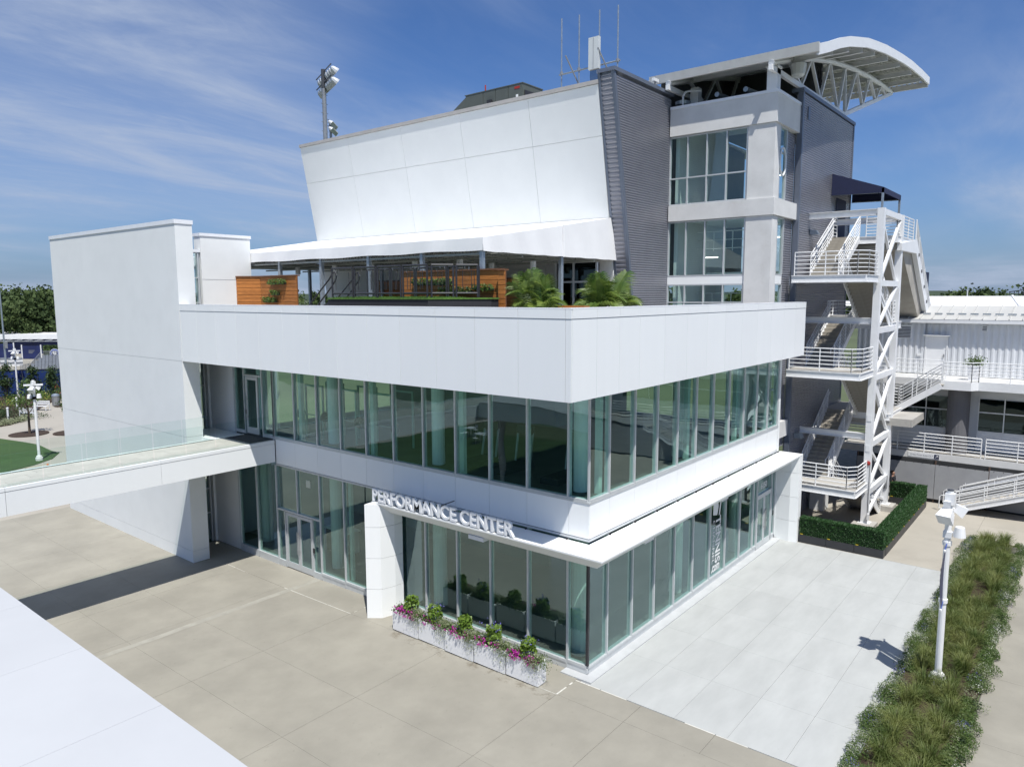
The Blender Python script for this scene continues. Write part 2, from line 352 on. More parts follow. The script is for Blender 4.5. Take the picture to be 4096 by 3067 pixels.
# ================================================================ SETTING
def ground_sheet():
    xs = [-3000, -400, -60, -30, -2, 17, 40, 90, 400, 3000]; ys = [-3000, -400, -60, -20, 0, 3, 6, 9, 12, 15, 40, 90, 400, 3000]
    V = [(x, y, (gz(y) - .05 if -60 <= x <= 17 else -.35 + .3 * (x > 17 and y < 40)) if True else 0) for y in ys for x in xs]
    nx = len(xs); F = [(j * nx + i, j * nx + i + 1, (j + 1) * nx + i + 1, (j + 1) * nx + i) for j in range(len(ys) - 1) for i in range(nx - 1)]
    mb = MB(); mb.v = V; mb.f = F; struct(mb.build('ground', 'land'))
ground_sheet()
GAP = .010
def slab_field(root, xs, ys, m_, zf, th=.045, skip=None, gap=GAP, gx=.55):
    for i in range(len(xs) - 1):
        for j in range(len(ys) - 1):
            if skip and skip(xs[i], ys[j]): continue
            x0, x1, y0, y1 = xs[i] + gap * gx / 2, xs[i + 1] - gap * gx / 2, ys[j] + gap / 2, ys[j + 1] - gap / 2
            a, b = zf(y0), zf(y1)
            mb = MB().add([(x0, y0, a - th), (x1, y0, a - th), (x1, y1, b - th), (x0, y1, b - th), (x0, y0, a), (x1, y0, a), (x1, y1, b), (x0, y1, b)],
                          [(4, 5, 6, 7), (0, 1, 5, 4), (1, 2, 6, 5), (2, 3, 7, 6), (3, 0, 4, 7)])
            mb.build('slab', m_, root)
def base_sheet(name, x0, x1, ys, zf, dz, m_):
    mb = MB()
    for a, b in zip(ys, ys[1:]): mb.quad((x0, a, zf(a) + dz), (x1, a, zf(a) + dz), (x1, b, zf(b) + dz), (x0, b, zf(b) + dz))
    return struct(mb.build(name, m_))
# left plaza, sloping gently down to the left
base_sheet('plaza_edge', -.46, -.02, [-.02, 3, 6, 9, 12, 15, 21.4], gz, -.03, 'conc_joint')
plaza = base_sheet('plaza', -30, -.46, [-16, -9.4, -3, 0, 3, 6, 9, 12, 15, 33.4], gz, -.03, 'conc_joint')
slab_field(plaza, [-12.4, -10, -7.56, -5.1, -1.45], [-16, -11.5, -6.8, -2.1, .12, 4.7, 9.48, 13.9, 17.22, 21.4, 25.7, 29.5, 33.4], 'conc', gz)
slab_field(plaza, [-1.45, -.46], [-16, -11.5, -6.8, -4.3, -2.1, .12], 'conc', gz)
slab_field(plaza, [-1.45, -.025], [.12, 2.1, 4.15, 6.3, 9.48], 'conc', gz)
slab_field(plaza, [-1.45, 0], [9.48, 13.4, 18.0, 21.4], 'conc', gz)
slab_field(plaza, [-2.25, -1.45], [17.3, 19.3], 'conc', lambda y: gz(y) - .3) if 0 else None
# pale sealant worn along the strip next to the glass
mb = MB()
for (x0, y0, x1, y1, w) in ((-1.45, 9.48, -1.45, 18.0, .035), (-.46, .12, -1.45, .12, .05), (-1.45, 9.48, -.5, 9.48, .03), (-.455, .12, -.455, -5.2, .04), (-1.45, .12, -1.45, 1.3, .02), (-1.45, 3.2, -1.45, 5.2, .025), (-.3, 13.4, -2.3, 13.4, .03)):
    n_ = 6
    for k in range(n_):
        if rng.random() < .2: continue
        a = (x0 + (x1 - x0) * k / n_, y0 + (y1 - y0) * k / n_); b = (x0 + (x1 - x0) * (k + .97) / n_, y0 + (y1 - y0) * (k + .97) / n_)
        w_ = w * rng.uniform(.6, 1); dx, dy = (w_ / 2, 0) if abs(x1 - x0) < .1 else (0, w_ / 2)
        z = lambda p: gz(p[1]) + .004
        mb.quad((a[0] - dx, a[1] - dy, z(a)), (b[0] - dx, b[1] - dy, z(b)), (b[0] + dx, b[1] + dy, z(b)), (a[0] + dx, a[1] + dy, z(a)))
# faint trench patch across the plaza
mb.build('joint_sealant', 'sealant', plaza)
mb = MB()
for k in range(24):
    x0 = -14 + k * .58; x1 = x0 + .585; wob = lambda x: 13.32 + .02 * math.sin(x * 2.1) - .012 * x
    for dy in (-.14, ): mb.quad((x0, wob(x0) - .16, gz(13.2) + .004), (x1, wob(x1) - .16, gz(13.2) + .004), (x1, wob(x1) + .13, gz(13.4) + .004), (x0, wob(x0) + .13, gz(13.4) + .004))
mb.build('trench_patch', mat('pale_patched_concrete', (.322, .31, .268), .85, .09, 2.2, 8), plaza)
# white terrace on the right
terrace = base_sheet('terrace', -.46, 16.3, [-7.6, -.02], lambda y: 0, -.025, mat('terrace_joint', (.36, .37, .365), .9, .1, 3))
slab_field(terrace, [-.44, 2.05, 4.5, 7.0, 9.5, 12.0, 14.5, 16.3], [-7.55, -6.1, -4.6, -3.1, -1.6, -.36], 'terrace', lambda y: .004, gap=.007)
bxp('kerb', 'terrace_edge', terrace, -.36, -.36, -.03, 16.2, -.02, .035)
bxp('kerb', 'terrace_edge', terrace, -.36, -.016, -.03, -.03, .75, .03)
# courtyard and walkway at right
walk = base_sheet('walkway', 16.31, 45, [-30, -.9, 3], lambda y: 0, -.03, 'conc_joint')
slab_field(walk, [16.32, 20.5, 24.55, 27.6, 32], [-30, -24, -18, -14, -11, -7.5, -4.7, -1.3, .28], mat('warm_concrete', (.37, .345, .295), .85, .08, .6, 8, bump=.1, bscale=45, rnd=.06, stain=(.3, .3, (.29, .27, .23), .5, .7)), lambda y: 0)
walk2 = base_sheet('path', -.46, 16.31, [-40, -9.5], lambda y: 0, -.03, 'conc_joint')
slab_field(walk2, [-.46, 3.5, 7.5, 11.5, 16.31], [-40, -34, -29, -24.5, -20, -16.5, -13, -9.52], 'conc', lambda y: 0)
# planting bed soil
struct(MB().ext([(-3, -9.45, -.02), (21.6, -9.45, -.02), (22.1, -8.4, -.02), (21.6, -7.5, -.02), (-3, -7.5, -.02)], (0, 0, .07)).build('planting_bed', 'soil'))
# garden ground at left rear
gpath = base_sheet('garden_path', -40, 18, [33.4, 40, 60, 88], lambda y: -.3, -.015, mat('garden_path_concrete', (.36, .335, .29), .85, .08, .3, 8, stain=(.3, .3, (.28, .26, .22), .5, .7)))
def ellipse(cx, cy, a, b, rot=0, n=48): return [(cx + a * math.cos(t) * math.cos(rot) - b * math.sin(t) * math.sin(rot), cy + a * math.cos(t) * math.sin(rot) + b * math.sin(t) * math.cos(rot)) for t in [2 * math.pi * k / n for k in range(n)]]
def flat(name, pts, z, m_, th=.06): return MB().ext([(x, y, z - th) for x, y in pts], (0, 0, th)).build(name, m_)
lawn = [(3.03, 49.79), (2.9, 51), (3.17, 54.59), (2.7, 57.2), (2.1, 59.92), (.5, 63), (-6, 66), (-14, 64), (-20, 56), (-18, 46), (-10, 42), (-2.06, 45.63), (.33, 46.67), (1.9, 47.9)]
struct(flat('lawn', lawn, -.27, 'lawn'))
MB().add([(-30, -16, 0), (-12.42, -16, 0), (-12.42, 0, 0), (-12.42, 15, -.3), (-12.42, 33.4, -.3), (-30, 33.4, -.3), (-30, 15, -.3), (-30, 0, 0)], [(0, 1, 2, 7), (7, 2, 3, 6), (6, 3, 4, 5)]).build('turf', 'lawn', plaza)
lawn_n = 5200
def blades(n, area, h, w, lean, zf):
    P = np.array([area() for _ in range(n)]); z0 = np.array([zf(*p) for p in P]); a = nr.uniform(0, 6.283, n); hh = h * nr.uniform(.6, 1.3, n); la = nr.uniform(0, 6.283, n); ll = lean * nr.uniform(.3, 1, n)
    base = np.c_[P, z0]; d = np.c_[np.cos(a), np.sin(a), 0 * a] * (w / 2); tip = base + np.c_[np.cos(la) * ll, np.sin(la) * ll, hh]
    V = np.stack([base - d, base + d, tip], 1).reshape(-1, 3); F = np.arange(3 * n).reshape(-1, 3); return V, F
struct(flat('mulch_bed', [(2.5, 66.2), (5, 66.9), (7.4, 69.8), (10.4, 76), (14, 82), (18, 84), (18, 88), (6, 92), (-4, 94), (-16, 90), (-14, 72), (-4, 66)], -.26, 'soil'))
struct(flat('mulch_ring', ellipse(4.4, 60.4, 1.5, 1.5), -.25, 'soil'))
struct(flat('mulch_ring', ellipse(6.9, 58.2, 1.35, 1.35), -.25, 'soil'))
struct(flat('mulch_bed', ellipse(13.6, 76.2, 1.7, 1.2), -.25, 'soil'))
# hills on the horizon
def hills():
    V = []; F = []; n = 150
    for k in range(n + 1):
        a = R(-25 + 140 * k / n)
        for (rad, hh) in ((2300, -1), (2500, 13 + 6 * math.sin(k * .21) + 4 * math.sin(k * .53 + 1)), (3000, 17 + 9 * math.sin(k * .13 + 2))):
            V.append((-17 + rad * math.cos(a), -11 + rad * math.sin(a), hh))
    for k in range(n):
        for j in range(2): F.append((k * 3 + j, k * 3 + j + 1, k * 3 + j + 4, k * 3 + j + 3))
    mb = MB(); mb.v = V; mb.f = F; struct(mb.build('hills', 'hill', smooth=True))
hills()

# ================================================================ PERFORMANCE CENTER
PC = thing('performance_center', (0, 0, 0), 'white two storey wedge shaped building with glass walls and a deep overhanging white parapet', 'building')
ZF, ZT, ZC = 8.74, 10.9, 11.15
FX, FY = -2.3, -.89
def panels_y(x, cuts, z0, z1, th, name, m_, d=.012):        # panels on a wall of constant x (outer face at x)
    for a, b in zip(cuts, cuts[1:]): bxp(name, m_, PC, x, a + d / 2, z0, x + th, b - d / 2, z1)
def panels_x(y, cuts, z0, z1, th, name, m_, d=.012):
    for a, b in zip(cuts, cuts[1:]): bxp(name, m_, PC, a + d / 2, y, z0, b - d / 2, y + th, z1)
cl = [FY + .0, -.71, .85, 2.42, 3.98, 5.55, 7.12, 8.69, 10.26, 11.83, 13.4, 14.97, 16.5, 18.0, 19.33]
cr = [FX + .045, -1.07, .12, 1.29, 2.88, 4.45, 6.02, 7.6, 9.17, 10.74, 12.3, 13.87, 15.4, 16.75]
panels_y(FX, cl, ZF, ZT - .008, .04, 'fascia_panel', 'panel'); panels_x(FY, cr, ZF, ZT - .008, .04, 'fascia_panel', 'panel')
panels_y(FX - .012, [FY - .012] + cl[1:], ZT + .008, ZC, .05, 'coping_panel', 'panel'); panels_x(FY - .012, cr, ZT + .008, ZC, .05, 'coping_panel', 'panel')
mb = MB(); T = .42                                                # parapet core, soffit, cap
mb.box(FX + .042, FY + .3, ZF + .02, FX + T, 19.3, ZC - .03); mb.box(FX + .042, FY + .042, ZF + .02, 16.72, FY + T - .1, ZC - .03)
mb.build('parapet_core', 'alu', PC)
mb = MB().box(FX + .06, FY + .06, ZF - .0, 16.7, FY + 1.2, ZF + .018).box(FX + .06, FY + 1.203, ZF, .3, 19.3, ZF + .018); mb.build('soffit', 'panel', PC)
mb = MB().box(FX - .014, FY - .014, ZC + .002, FX + T, 19.33, ZC + .03).box(FX + T + .002, FY - .014, ZC + .002, 16.76, FY + T, ZC + .03); mb.build('parapet_cap', 'coping', PC)
MB().box(FX + T + .01, FY + T + .01, 10.2, 15.5, 28.5, 10.4).build('roof_deck', mat('terrace_paver', (.33, .32, .30), .8, .08, 1), PC)
bxp('fascia_end', 'panel', PC, 16.752, FY + .01, ZF, 16.79, FY + .8, ZC)
# interior
MB().box(.06, .06, 5.0, 16.1, 19.4, 5.38).box(.3, .3, 8.8, 16, 19.2, 8.95).build('floor_slab', 'interior_floor', PC)
MB().box(.05, .05, -.33, 16.1, 19.4, -.3 + .31).build('ground_floor', mat('polished_floor', (.13, .13, .125), .35, .1, .8), PC)
MB().box(6.5, 6.2, .02, 6.7, 19.4, 4.27).box(9.702, 5.0, .02, 16.1, 5.2, 4.27).box(9.5, 8.0, 5.4, 9.7, 19.4, 8.75).box(9.702, 8.0, 5.4, 16.1, 8.2, 8.75).build('interior_wall', 'interior_wall', PC)
MB().box(.1, .1, 8.72, 16.05, 19.35, 8.79).build('ceiling', 'interior_wall', PC)
MB().box(.1, .1, 4.3, 16.05, 19.35, 4.36).build('lobby_ceiling', 'interior_wall', PC)
for (x, y) in ((1.0, .95), (7.5, .8), (13.4, .8), (.9, 7.1), (.9, 13.2), (1.0, 18.6)):
    MB().tube([(x, y, .02), (x, y, 4.28)], .26, 14).build('interior_column', 'interior_white', PC, smooth=False)
    MB().tube([(x, y, 5.4), (x, y, 8.7)], .24, 14).build('interior_column', 'interior_white', PC)
# glazing ----------------------------------------------------------------
YL = [0, .74, 2.31, 3.87, 5.40, 6.96, 8.52, 10.06, 11.60, 13.12, 14.68, 16.2]
XR = [0, 1.12, 2.68, 4.22, 5.75, 7.28, 8.80, 10.35, 11.92, 13.42, 14.78, 16.14]
YG = [0, .74, 2.28, 3.86, 5.38, 6.93, 8.5, 10.26, 11.55, 13.11]
XG = [0, 1.10, 2.66, 4.19, 5.72, 7.27, 8.82, 10.34, 11.90, 13.42, 13.88, 15.76, 16.2]
MW, MD = .065, .15
def mul(x0, y0, z0, x1, y1, z1, par=PC): return bxp('mullion', 'alu', par, x0, y0, z0, x1, y1, z1)
def glaze_left(cuts, z0, z1, gm, base=.06):
    for i, y in enumerate(cuts):
        if i: mul(-.035, y - MW / 2, z0, MD, y + MW / 2, z1)
    for a, b in zip(cuts, cuts[1:]):
        bxp('glass_pane', gm, PC, .03, a + MW / 2 + .004, z0 + base + .004, .042, b - MW / 2 - .004, z1)
        bxp('sill', 'alu', PC, -.045, a + MW / 2 + .002, z0, MD, b - MW / 2 - .002, z0 + base)
def glaze_right(cuts, z0, z1, gm, base=.06, skip=()):
    for i, x in enumerate(cuts):
        if i: mul(x - MW / 2, -.035, z0, x + MW / 2, MD, z1)
    for i, (a, b) in enumerate(zip(cuts, cuts[1:])):
        if i in skip: continue
        bxp('glass_pane', gm, PC, a + MW / 2 + .004, .03, z0 + base + .004, b - MW / 2 - .004, .042, z1)
        bxp('sill', 'alu', PC, a + MW / 2 + .002, -.045, z0, b - MW / 2 - .002, MD, z0 + base)
glaze_left(YL, 5.42, 8.738, 'glass'); glaze_right(XR, 5.42, 8.738, 'glass')
mul(-.012, -.012, 5.42, .05, .05, 8.73); bxp('corner_post', 'alu_dark', PC, -.03, -.03, .3, .05, .05, 3.95)
bxp('sill', 'alu', PC, -.05, -.05, 5.36, 0, 16.2, 5.418); bxp('sill', 'alu', PC, .002, -.05, 5.36, 16.2, 0, 5.418)
for y in (5.4, 10.06, 14.68): bxp('interior_post', 'post_w', PC, .3, y - .1, 5.39, .46, y + .1, 8.71)
for x in (1.12, 7.28, 11.92): bxp('interior_post', 'post_w', PC, x - .1, .3, 5.39, x + .1, .46, 8.71)
for y in (11.55, ): bxp('interior_post', 'post_w', PC, .3, y - .08, .02, .42, y + .08, 4.29)
# spandrel
panels_y(-.03, [-.03, .70, 2.3, 3.87, 5.4, 6.96, 8.52, 10.06, 11.6, 13.12, 14.68, 16.09], 4.30, 5.356, .03, 'spandrel_panel', 'panel', .01)
panels_x(-.03, [.004, 1.12, 2.68, 4.22, 5.75, 7.28, 8.8, 10.35, 11.92, 13.42, 14.78, 16.16], 4.30, 5.356, .03, 'spandrel_panel', 'panel', .01)
MB().box(.002, .002, 4.28, .1, 16.1, 5.36).box(.102, .002, 4.28, 16.15, .1, 5.36).build('spandrel_core', 'alu', PC)
MB().box(-.04, -.04, 4.21, .1, 16.1, 4.275).box(.102, -.04, 4.21, 16.18, .1, 4.275).build('drip_trim', 'alu', PC)
# ground floor
def glaze_ground():
    global PC
    for i, y in enumerate(YG):
        if i and i != 7: mul(-.03, y - MW / 2, gz(y) + .05, MD, y + MW / 2, 4.2)
    for i, (a, b) in enumerate(zip(YG, YG[1:])):
        if i == 6: b = 10.26
        z = gz(b)
        bxp('glass_pane', 'glass_g', PC, .03, a + MW / 2 + .004, z + .32, .042, b - MW / 2 - .004, 4.2)
        bxp('sill', 'alu', PC, -.04, a + MW / 2 + .002, z + .22, MD, b - MW / 2 - .002, z + .312)
        bxp('sill', 'alu', PC, -.02, a + .002, z - .04, MD - .02, b - .002, z + .214)
    mul(-.03, 10.26 - .1, -.2, MD, 10.26 + .03, 4.2) if 0 else None
glaze_ground()
glaze_right(XG, .2, 4.2, 'glass_g', .07, skip=(10,))
bxp('sill', 'alu', PC, .055, -.02, -.03, 13.84, .1, .196); bxp('sill', 'alu', PC, 15.80, -.02, -.03, 16.17, .1, .196)
for (a, b) in ((16.2, 17.77), (17.77, 19.25)):
    bxp('glass_pane', 'glass_g', PC, .03, a + .04, .02, .042, b - .04, 4.33); mul(-.03, b - MW / 2, -.25, MD, b + MW / 2, 4.33); bxp('sill', 'alu', PC, -.04, a + .035, -.32, MD, b - .035, .012)
mul(-.03, 16.2 - MW / 2, -.3, MD, 16.2 + MW / 2, 4.2)
# double door with transom on the left front
def door_pair(p0, ax, w, h, z, name='door'):
    """two leaves between p0 and p0 + ax*w (outer face to the left of ax when looking from outside)"""
    ax = Vector(ax); nrm = Vector((0, 0, 1)).cross(ax) * -1
    Q = lambda s, d, zz: Vector(p0) + ax * s + nrm * d + Vector((0, 0, zz))
    leafw = (w - .02) / 2
    for k in range(2):
        s0 = .005 + k * (leafw + .01); s1 = s0 + leafw; st = .11
        mb = MB()
        for (a, b, c, d) in ((s0, s0 + st, .01, h), (s1 - st, s1, .01, h), (s0 + st + .001, s1 - st - .001, .01, .27), (s0 + st + .001, s1 - st - .001, h - .12, h)):
            mb.ext([Q(a, -.03, c), Q(b, -.03, c), Q(b, -.03, d), Q(a, -.03, d)], nrm * .06)
        dr = mb.build(name, 'alu', PC)
        MB().ext([Q(s0 + st + .004, 0, .28), Q(s1 - st - .004, 0, .28), Q(s1 - st - .004, 0, h - .125), Q(s0 + st + .004, 0, h - .125)], nrm * .012).build('pane', 'glass_g', dr)
        hs = s1 - .055 if k == 0 else s0 + .055
        MB().tube([Q(hs, .10, .75), Q(hs, .10, 1.75)], .017, 8).tube([Q(hs, .03, .9), Q(hs, .10, .9)], .012, 6).tube([Q(hs, .03, 1.6), Q(hs, .10, 1.6)], .012, 6).build('handle', 'steel', dr)
zd = -.25
door_pair((0.02, 15.55, zd), (0, -1, 0), 1.85, 2.45, zd)
for y in (15.6, 13.66): mul(-.035, y - .03, zd, MD, y + .03, 2.28)
mul(-.035, 13.14, 2.24, MD, 16.16, 2.31)
mul(-.035, 14.64, 2.312, MD, 14.70, 4.2)
for (a, b) in ((13.14, 14.64), (14.70, 16.16)): bxp('glass_pane', 'glass_g', PC, .03, a + .004, 2.316, .042, b - .004, 4.2)
for (a, b) in ((13.14, 13.63), (15.63, 16.165)):
    bxp('glass_pane', 'glass_g', PC, .03, a + .004, .0, .042, b - .004, 2.236); bxp('sill', 'alu', PC, -.035, a + .002, zd - .03, MD, b - .002, -.006)
bxp('card_reader', 'alu_dark', PC, -.07, 13.5, .82, -.036, 13.62, 1.02)
bxp('notice', mat('pale_paper_notice', (.55, .58, .48), .8), PC, .02, 13.75, 3.55, .028, 14.05, 3.85)
# double door on the right
door_pair((13.93, .02, .02), (1, 0, 0), 1.79, 2.43, 0)
for x in (13.9, 15.74): mul(x - .03, -.035, 0, x + .03, MD, 2.52) if 0 else None
mul(13.92, -.035, 2.47, 15.72, MD, 2.54)
bxp('glass_pane', 'glass_g', PC, 13.93, .03, 2.545, 15.71, .042, 4.2)
bxp('card_reader', 'alu_dark', PC, 15.86, -.06, 1.2, 15.98, -.036, 1.42)
# second floor entrance beyond the bridge
mul(-.035, 16.17, 5.3, MD, 16.24, 8.73); mul(-.035, 16.98, 5.35, MD, 17.04, 8.73); mul(-.035, 18.4, 5.35, MD, 18.46, 8.73); mul(-.035, 19.22, 5.35, MD, 19.3, 8.73)
mul(-.035, 17.042, 7.98, MD, 18.398, 8.05)
for (a, b, z0, z1) in ((16.245, 16.978, 5.5, 8.73), (17.045, 18.395, 8.055, 8.73), (18.465, 19.215, 5.5, 8.73), (17.045, 17.32, 5.4, 7.975), (18.28, 18.395, 5.4, 7.975)): bxp('glass_pane', 'glass', PC, .03, a, z0, .042, b, z1)
for (a, b) in ((16.245, 16.978), (18.465, 19.215)): bxp('sill', 'alu', PC, -.035, a, 5.36, MD, b, 5.495)
mb = MB()
for (y0, y1, z0, z1) in ((17.33, 17.44, 5.4, 7.96), (18.16, 18.27, 5.4, 7.96), (17.442, 18.158, 5.4, 5.68), (17.442, 18.158, 7.82, 7.96)): mb.box(-.03, y0, z0, .04, y1, z1)
dr = mb.build('door', 'alu', PC); bxp('pane', 'glass', dr, 0, 17.445, 5.685, .012, 18.155, 7.815)
MB().tube([(-.11, 18.1, 6.0), (-.11, 18.1, 7.1)], .016, 8).tube([(-.03, 18.1, 6.15), (-.11, 18.1, 6.15)], .012).tube([(-.03, 18.1, 6.95), (-.11, 18.1, 6.95)], .012).build('handle', 'steel', dr)
bxp('door_closer', 'alu_dark', dr, -.06, 18.22, 6.25, -.032, 18.3, 6.45)
# canopy ------------------------------------------------------------------
CX, CY, CZ, CT = -1.03, -1.1, 4.15, .05
yc = [CY + .001, -.04, .74, 2.31, 3.87, 5.4, 6.96, 8.62]
def canopy_panel(pts): MB().ext([(x, y, CZ - CT) for x, y in pts], (0, 0, CT)).build('canopy_panel', 'panel', PC)
canopy_panel([(CX, CY), (-.06, CY), (-.06, -.05), (CX, -.05)])
for a, b in zip(yc[1:], yc[2:]): canopy_panel([(CX, a + .006), (-.06, a + .006), (-.06, b - .006), (CX, b - .006)])
xc = [-.054, 1.10, 4.19, 7.27, 10.34, 13.42, 16.2]
for a, b in zip(xc, xc[1:]): canopy_panel([(a + .006, CY), (b - .006, CY), (b - .006, -.06), (a + .006, -.06)])
# chamfered underside
mb = MB(); o1 = [(CX + .01, 8.6), (CX + .01, CY + .01), (16.19, CY + .01)]; i1 = [(CX + .42, 8.6), (CX + .42, CY + .42), (16.19, CY + .42)]
zt, zb_ = CZ - CT - .002, CZ - .42
for k in range(2):
    mb.quad((*o1[k], zt), (*i1[k], zb_), (*i1[k + 1], zb_), (*o1[k + 1], zt))
mb.quad((*i1[0], zb_), (-.04, 8.6, zb_), (-.04, -.04, zb_), (*i1[1], zb_)); mb.quad((*i1[1], zb_), (-.04, -.04, zb_), (16.19, -.04, zb_), (*i1[2], zb_))
mb.quad((*o1[2], zt), (*i1[2], zb_), (16.19, -.04, zb_), (16.19, -.04, zt))
mb.build('canopy_soffit', 'panel', PC)
for (x, y) in [(-.075, v) for v in yc[2:]] : bxp('bracket', 'alu_dark', PC, x - .03, y - .02, CZ + .002, x + .04, y + .02, CZ + .05)
for x in xc[1:]: bxp('bracket', 'alu_dark', PC, x - .02, -.11, CZ + .002, x + .02, -.04, CZ + .05)
for x in (2.68, 5.75, 8.8, 11.92): bxp('bracket', 'alu_dark', PC, x - .02, -.11, CZ + .002, x + .02, -.04, CZ + .05)
# exit lights under the canopy edge
for p in ((-.6, 3.9), ): MB().ext([(-.66, 3.6, zb_ - .13), (-.3, 3.6, zb_ - .13), (-.3, 4.25, zb_ - .13), (-.66, 4.25, zb_ - .13)], (0, 0, .125)).build('emergency_light', 'white_paint', PC)
for x in (2.7, 8.8): MB().box(x - .3, -.6, zb_ - .12, x + .3, -.35, zb_ - .005).build('emergency_light', 'white_paint', PC)
# folded end columns of the canopy
def fold_column(pts, zbs, ztop, cuts):
    for a, b in zip(cuts, cuts[1:]):
        MB().ext([(x, y, a + .006) for x, y in pts], (0, 0, b - a - .012)).build('column_panel', 'panel', PC)
fold_column([(-1.32, 8.68), (-.99, 8.23), (-.45, 8.08), (-.06, 8.08), (-.06, 8.70), (-1.12, 8.70)], 0, 4.09, [-.2, .92, 2.08, 3.24, 4.094])
fold_column([(16.23, -.03), (16.14, -.73), (16.2, -1.1), (16.62, -1.1), (16.62, -.03)], 0, 4.09, [0, 1.0, 2.15, 3.3, 4.094])
MB().box(-1.11, 8.1, -.19, -.1, 8.68, 4.08).build('column_core', 'alu_dark', PC) if 0 else None
bxp('canopy_end', 'panel', PC, 16.2, CY - .002, CZ - CT - .002, 16.63, -.02, CZ)
# stair of trim at the right end of the facade
bxp('end_trim', 'panel', PC, 16.2, -.03, 4.2, 16.42, .25, 8.735)
# roof stand-up wall behind the glazing at left rear, alcove walls
ALC = thing('stucco_return_wall', (1, 21.4, -.3), 'smaller white stucco wall standing just right of the tall fin wall', 'wall')
MB().box(-.1, 21.4, -.32, 2.45, 22.0, 14.3).build('wall', 'stucco', ALC); bxp('coping', 'coping', ALC, -.14, 21.36, 14.302, 2.49, 22.04, 14.44)
MB().box(.01, 19.32, -.32, .09, 21.398, 8.7).build('side_wall', 'stucco', ALC)
for z in (12.3, 8.74): bxp('reveal', 'alu', ALC, -.102, 21.394, z, 2.452, 21.399, z + .02)
wn = thing('stair_window', (-.7, 21.6, -.3), 'narrow tall window strip set between the two white stucco walls', 'window')
for a, b in ((-.3, 1.1), (1.15, 2.3), (2.35, 4.2), (4.25, 5.8), (5.85, 7.3), (7.35, 9.5), (9.55, 11.2), (11.25, 12.35), (12.4, 13.5)):
    bxp('pane', 'glass_t', wn, -1.1, 21.56, a, -.25, 21.57, b); bxp('rail', 'alu', wn, -1.12, 21.5, b + .004, -.18, 21.62, b + .046)
bxp('frame', 'alu', wn, -.245, 21.48, -.3, -.18, 21.62, 13.5); bxp('frame', 'alu', wn, -1.2, 21.48, -.3, -1.12, 21.62, 13.5); bxp('head', 'coping', wn, -1.5, 21.45, 13.55, -.11, 21.66, 13.68)
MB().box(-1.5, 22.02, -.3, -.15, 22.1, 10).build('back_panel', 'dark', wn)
FIN = thing('stucco_fin_wall', (-1.9, 26, -.3), 'tall thick white stucco fin wall standing at the left end of the building', 'wall')
for a, b, ya in ((-.32, .22, 0), (.235, 5.39, .02), (5.405, 8.73, .02), (8.745, 14.58, .02)):
    MB().ext([(-2.31 + (0 if ya else -.0), 19.35, a), (-1.55, 19.35, a), (-1.55, 33.1, a), (-2.31, 33.1, a)], (0, 0, b - a)).build('wall_section', 'stucco', FIN)
MB().box(-2.29, 19.37, -.3, -1.57, 33.08, 14.57).build('wall_core', 'alu', FIN)
MB().box(-2.345, 19.315, 14.583, -1.515, 33.13, 14.76).build('coping', 'coping', FIN)
# letters on the canopy
SG = thing('letter_sign', (-1.0, 5.3, CZ), 'row of upright white letters reading PERFORMANCE CENTER on the canopy edge', 'sign')
V, F = text_mesh('PERFORMANCE CENTER', 1, .0, .014)
w = max(v.x for v in V) - min(v.x for v in V); hh = max(v.y for v in V); x0_ = min(v.x for v in V)
V, F = text_mesh('PERFORMANCE CENTER', 1, .045, .018)
sx, sy = (8.57 - 2.07) / w, .46 / hh
for v_, f_ in split_islands(V, F):
    mb = MB().add([((v.x - x0_) * sx, v.y * sy, v.z * 1.1) for v in v_], f_).tf(basis((0, -1, 0), (0, 0, 1), (-.985, 8.57, CZ + .045)))
    mb.build('letter', 'letter', SG)
for y in np.arange(2.15, 8.6, .36): bxp('stud', 'alu', SG, -.99, y, CZ + .001, -.97, y + .02, CZ + .06)
bxp('base_rail', 'alu_dark', SG, -.985, 2.1, CZ + .03, -.965, 8.55, CZ + .045)
tag(MB().tube([(-.55, 5.95, CZ + .02), (-.5, 5.8, CZ + .16), (-.42, 5.55, CZ + .30), (-.30, 5.2, CZ + .46)], .018, 6).build('cable', 'alu_dark'), 'short black cable bent upright on the canopy behind the sign letters', 'cable')
# number and window graphics
def decal(body, size_h, xa, ya, org, name, m_, label=None, par=None, fat=.02, width=None, shear=0, spacing=1):
    V, F = text_mesh(body, 1, 0, fat, shear, spacing); hh_ = max(v.y for v in V); x_ = min(v.x for v in V); s = size_h / hh_
    sx_ = s if width is None else width / (max(v.x for v in V) - x_)
    mb = MB().add([((v.x - x_) * sx_, v.y * s, 0) for v in V], F).tf(basis(xa, ya, org)); return mb.build(name, m_, par)
decal('6150', .27, (1, 0, 0), (0, 0, 1), (14.42, .022, 2.76), 'house_number', 'print_white', par=PC, fat=.03, width=.74)
bxp('house_number_backing', 'glass_g', PC, 0, 0, 0, 0.01, .01, .01) if 0 else None
WG = thing('window_graphic', (9.6, .02, 1.7), 'white vertical broadcaster lettering TENNIS CHANNEL .com stuck on the ground floor glass', 'window sign')
decal('TENNIS', .47, (0, 0, -1), (1, 0, 0), (9.47, .022, 2.66), 'lettering', 'print_white', par=WG, fat=.022, width=1.94)
decal('CHANNEL', .20, (0, 0, -1), (1, 0, 0), (9.17, .022, 2.56), 'lettering', 'print_white', par=WG, fat=.0, width=1.79)
decal('.com', .36, (0, 0, -1), (1, 0, 0), (9.3, .022, .70), 'lettering', 'print_white', par=WG, fat=.035, width=.34) if 0 else None
decal('.com', .26, (1, 0, 0), (0, 0, 1), (9.12, .022, .42), 'lettering', 'print_white', par=WG, fat=.035, width=.80)
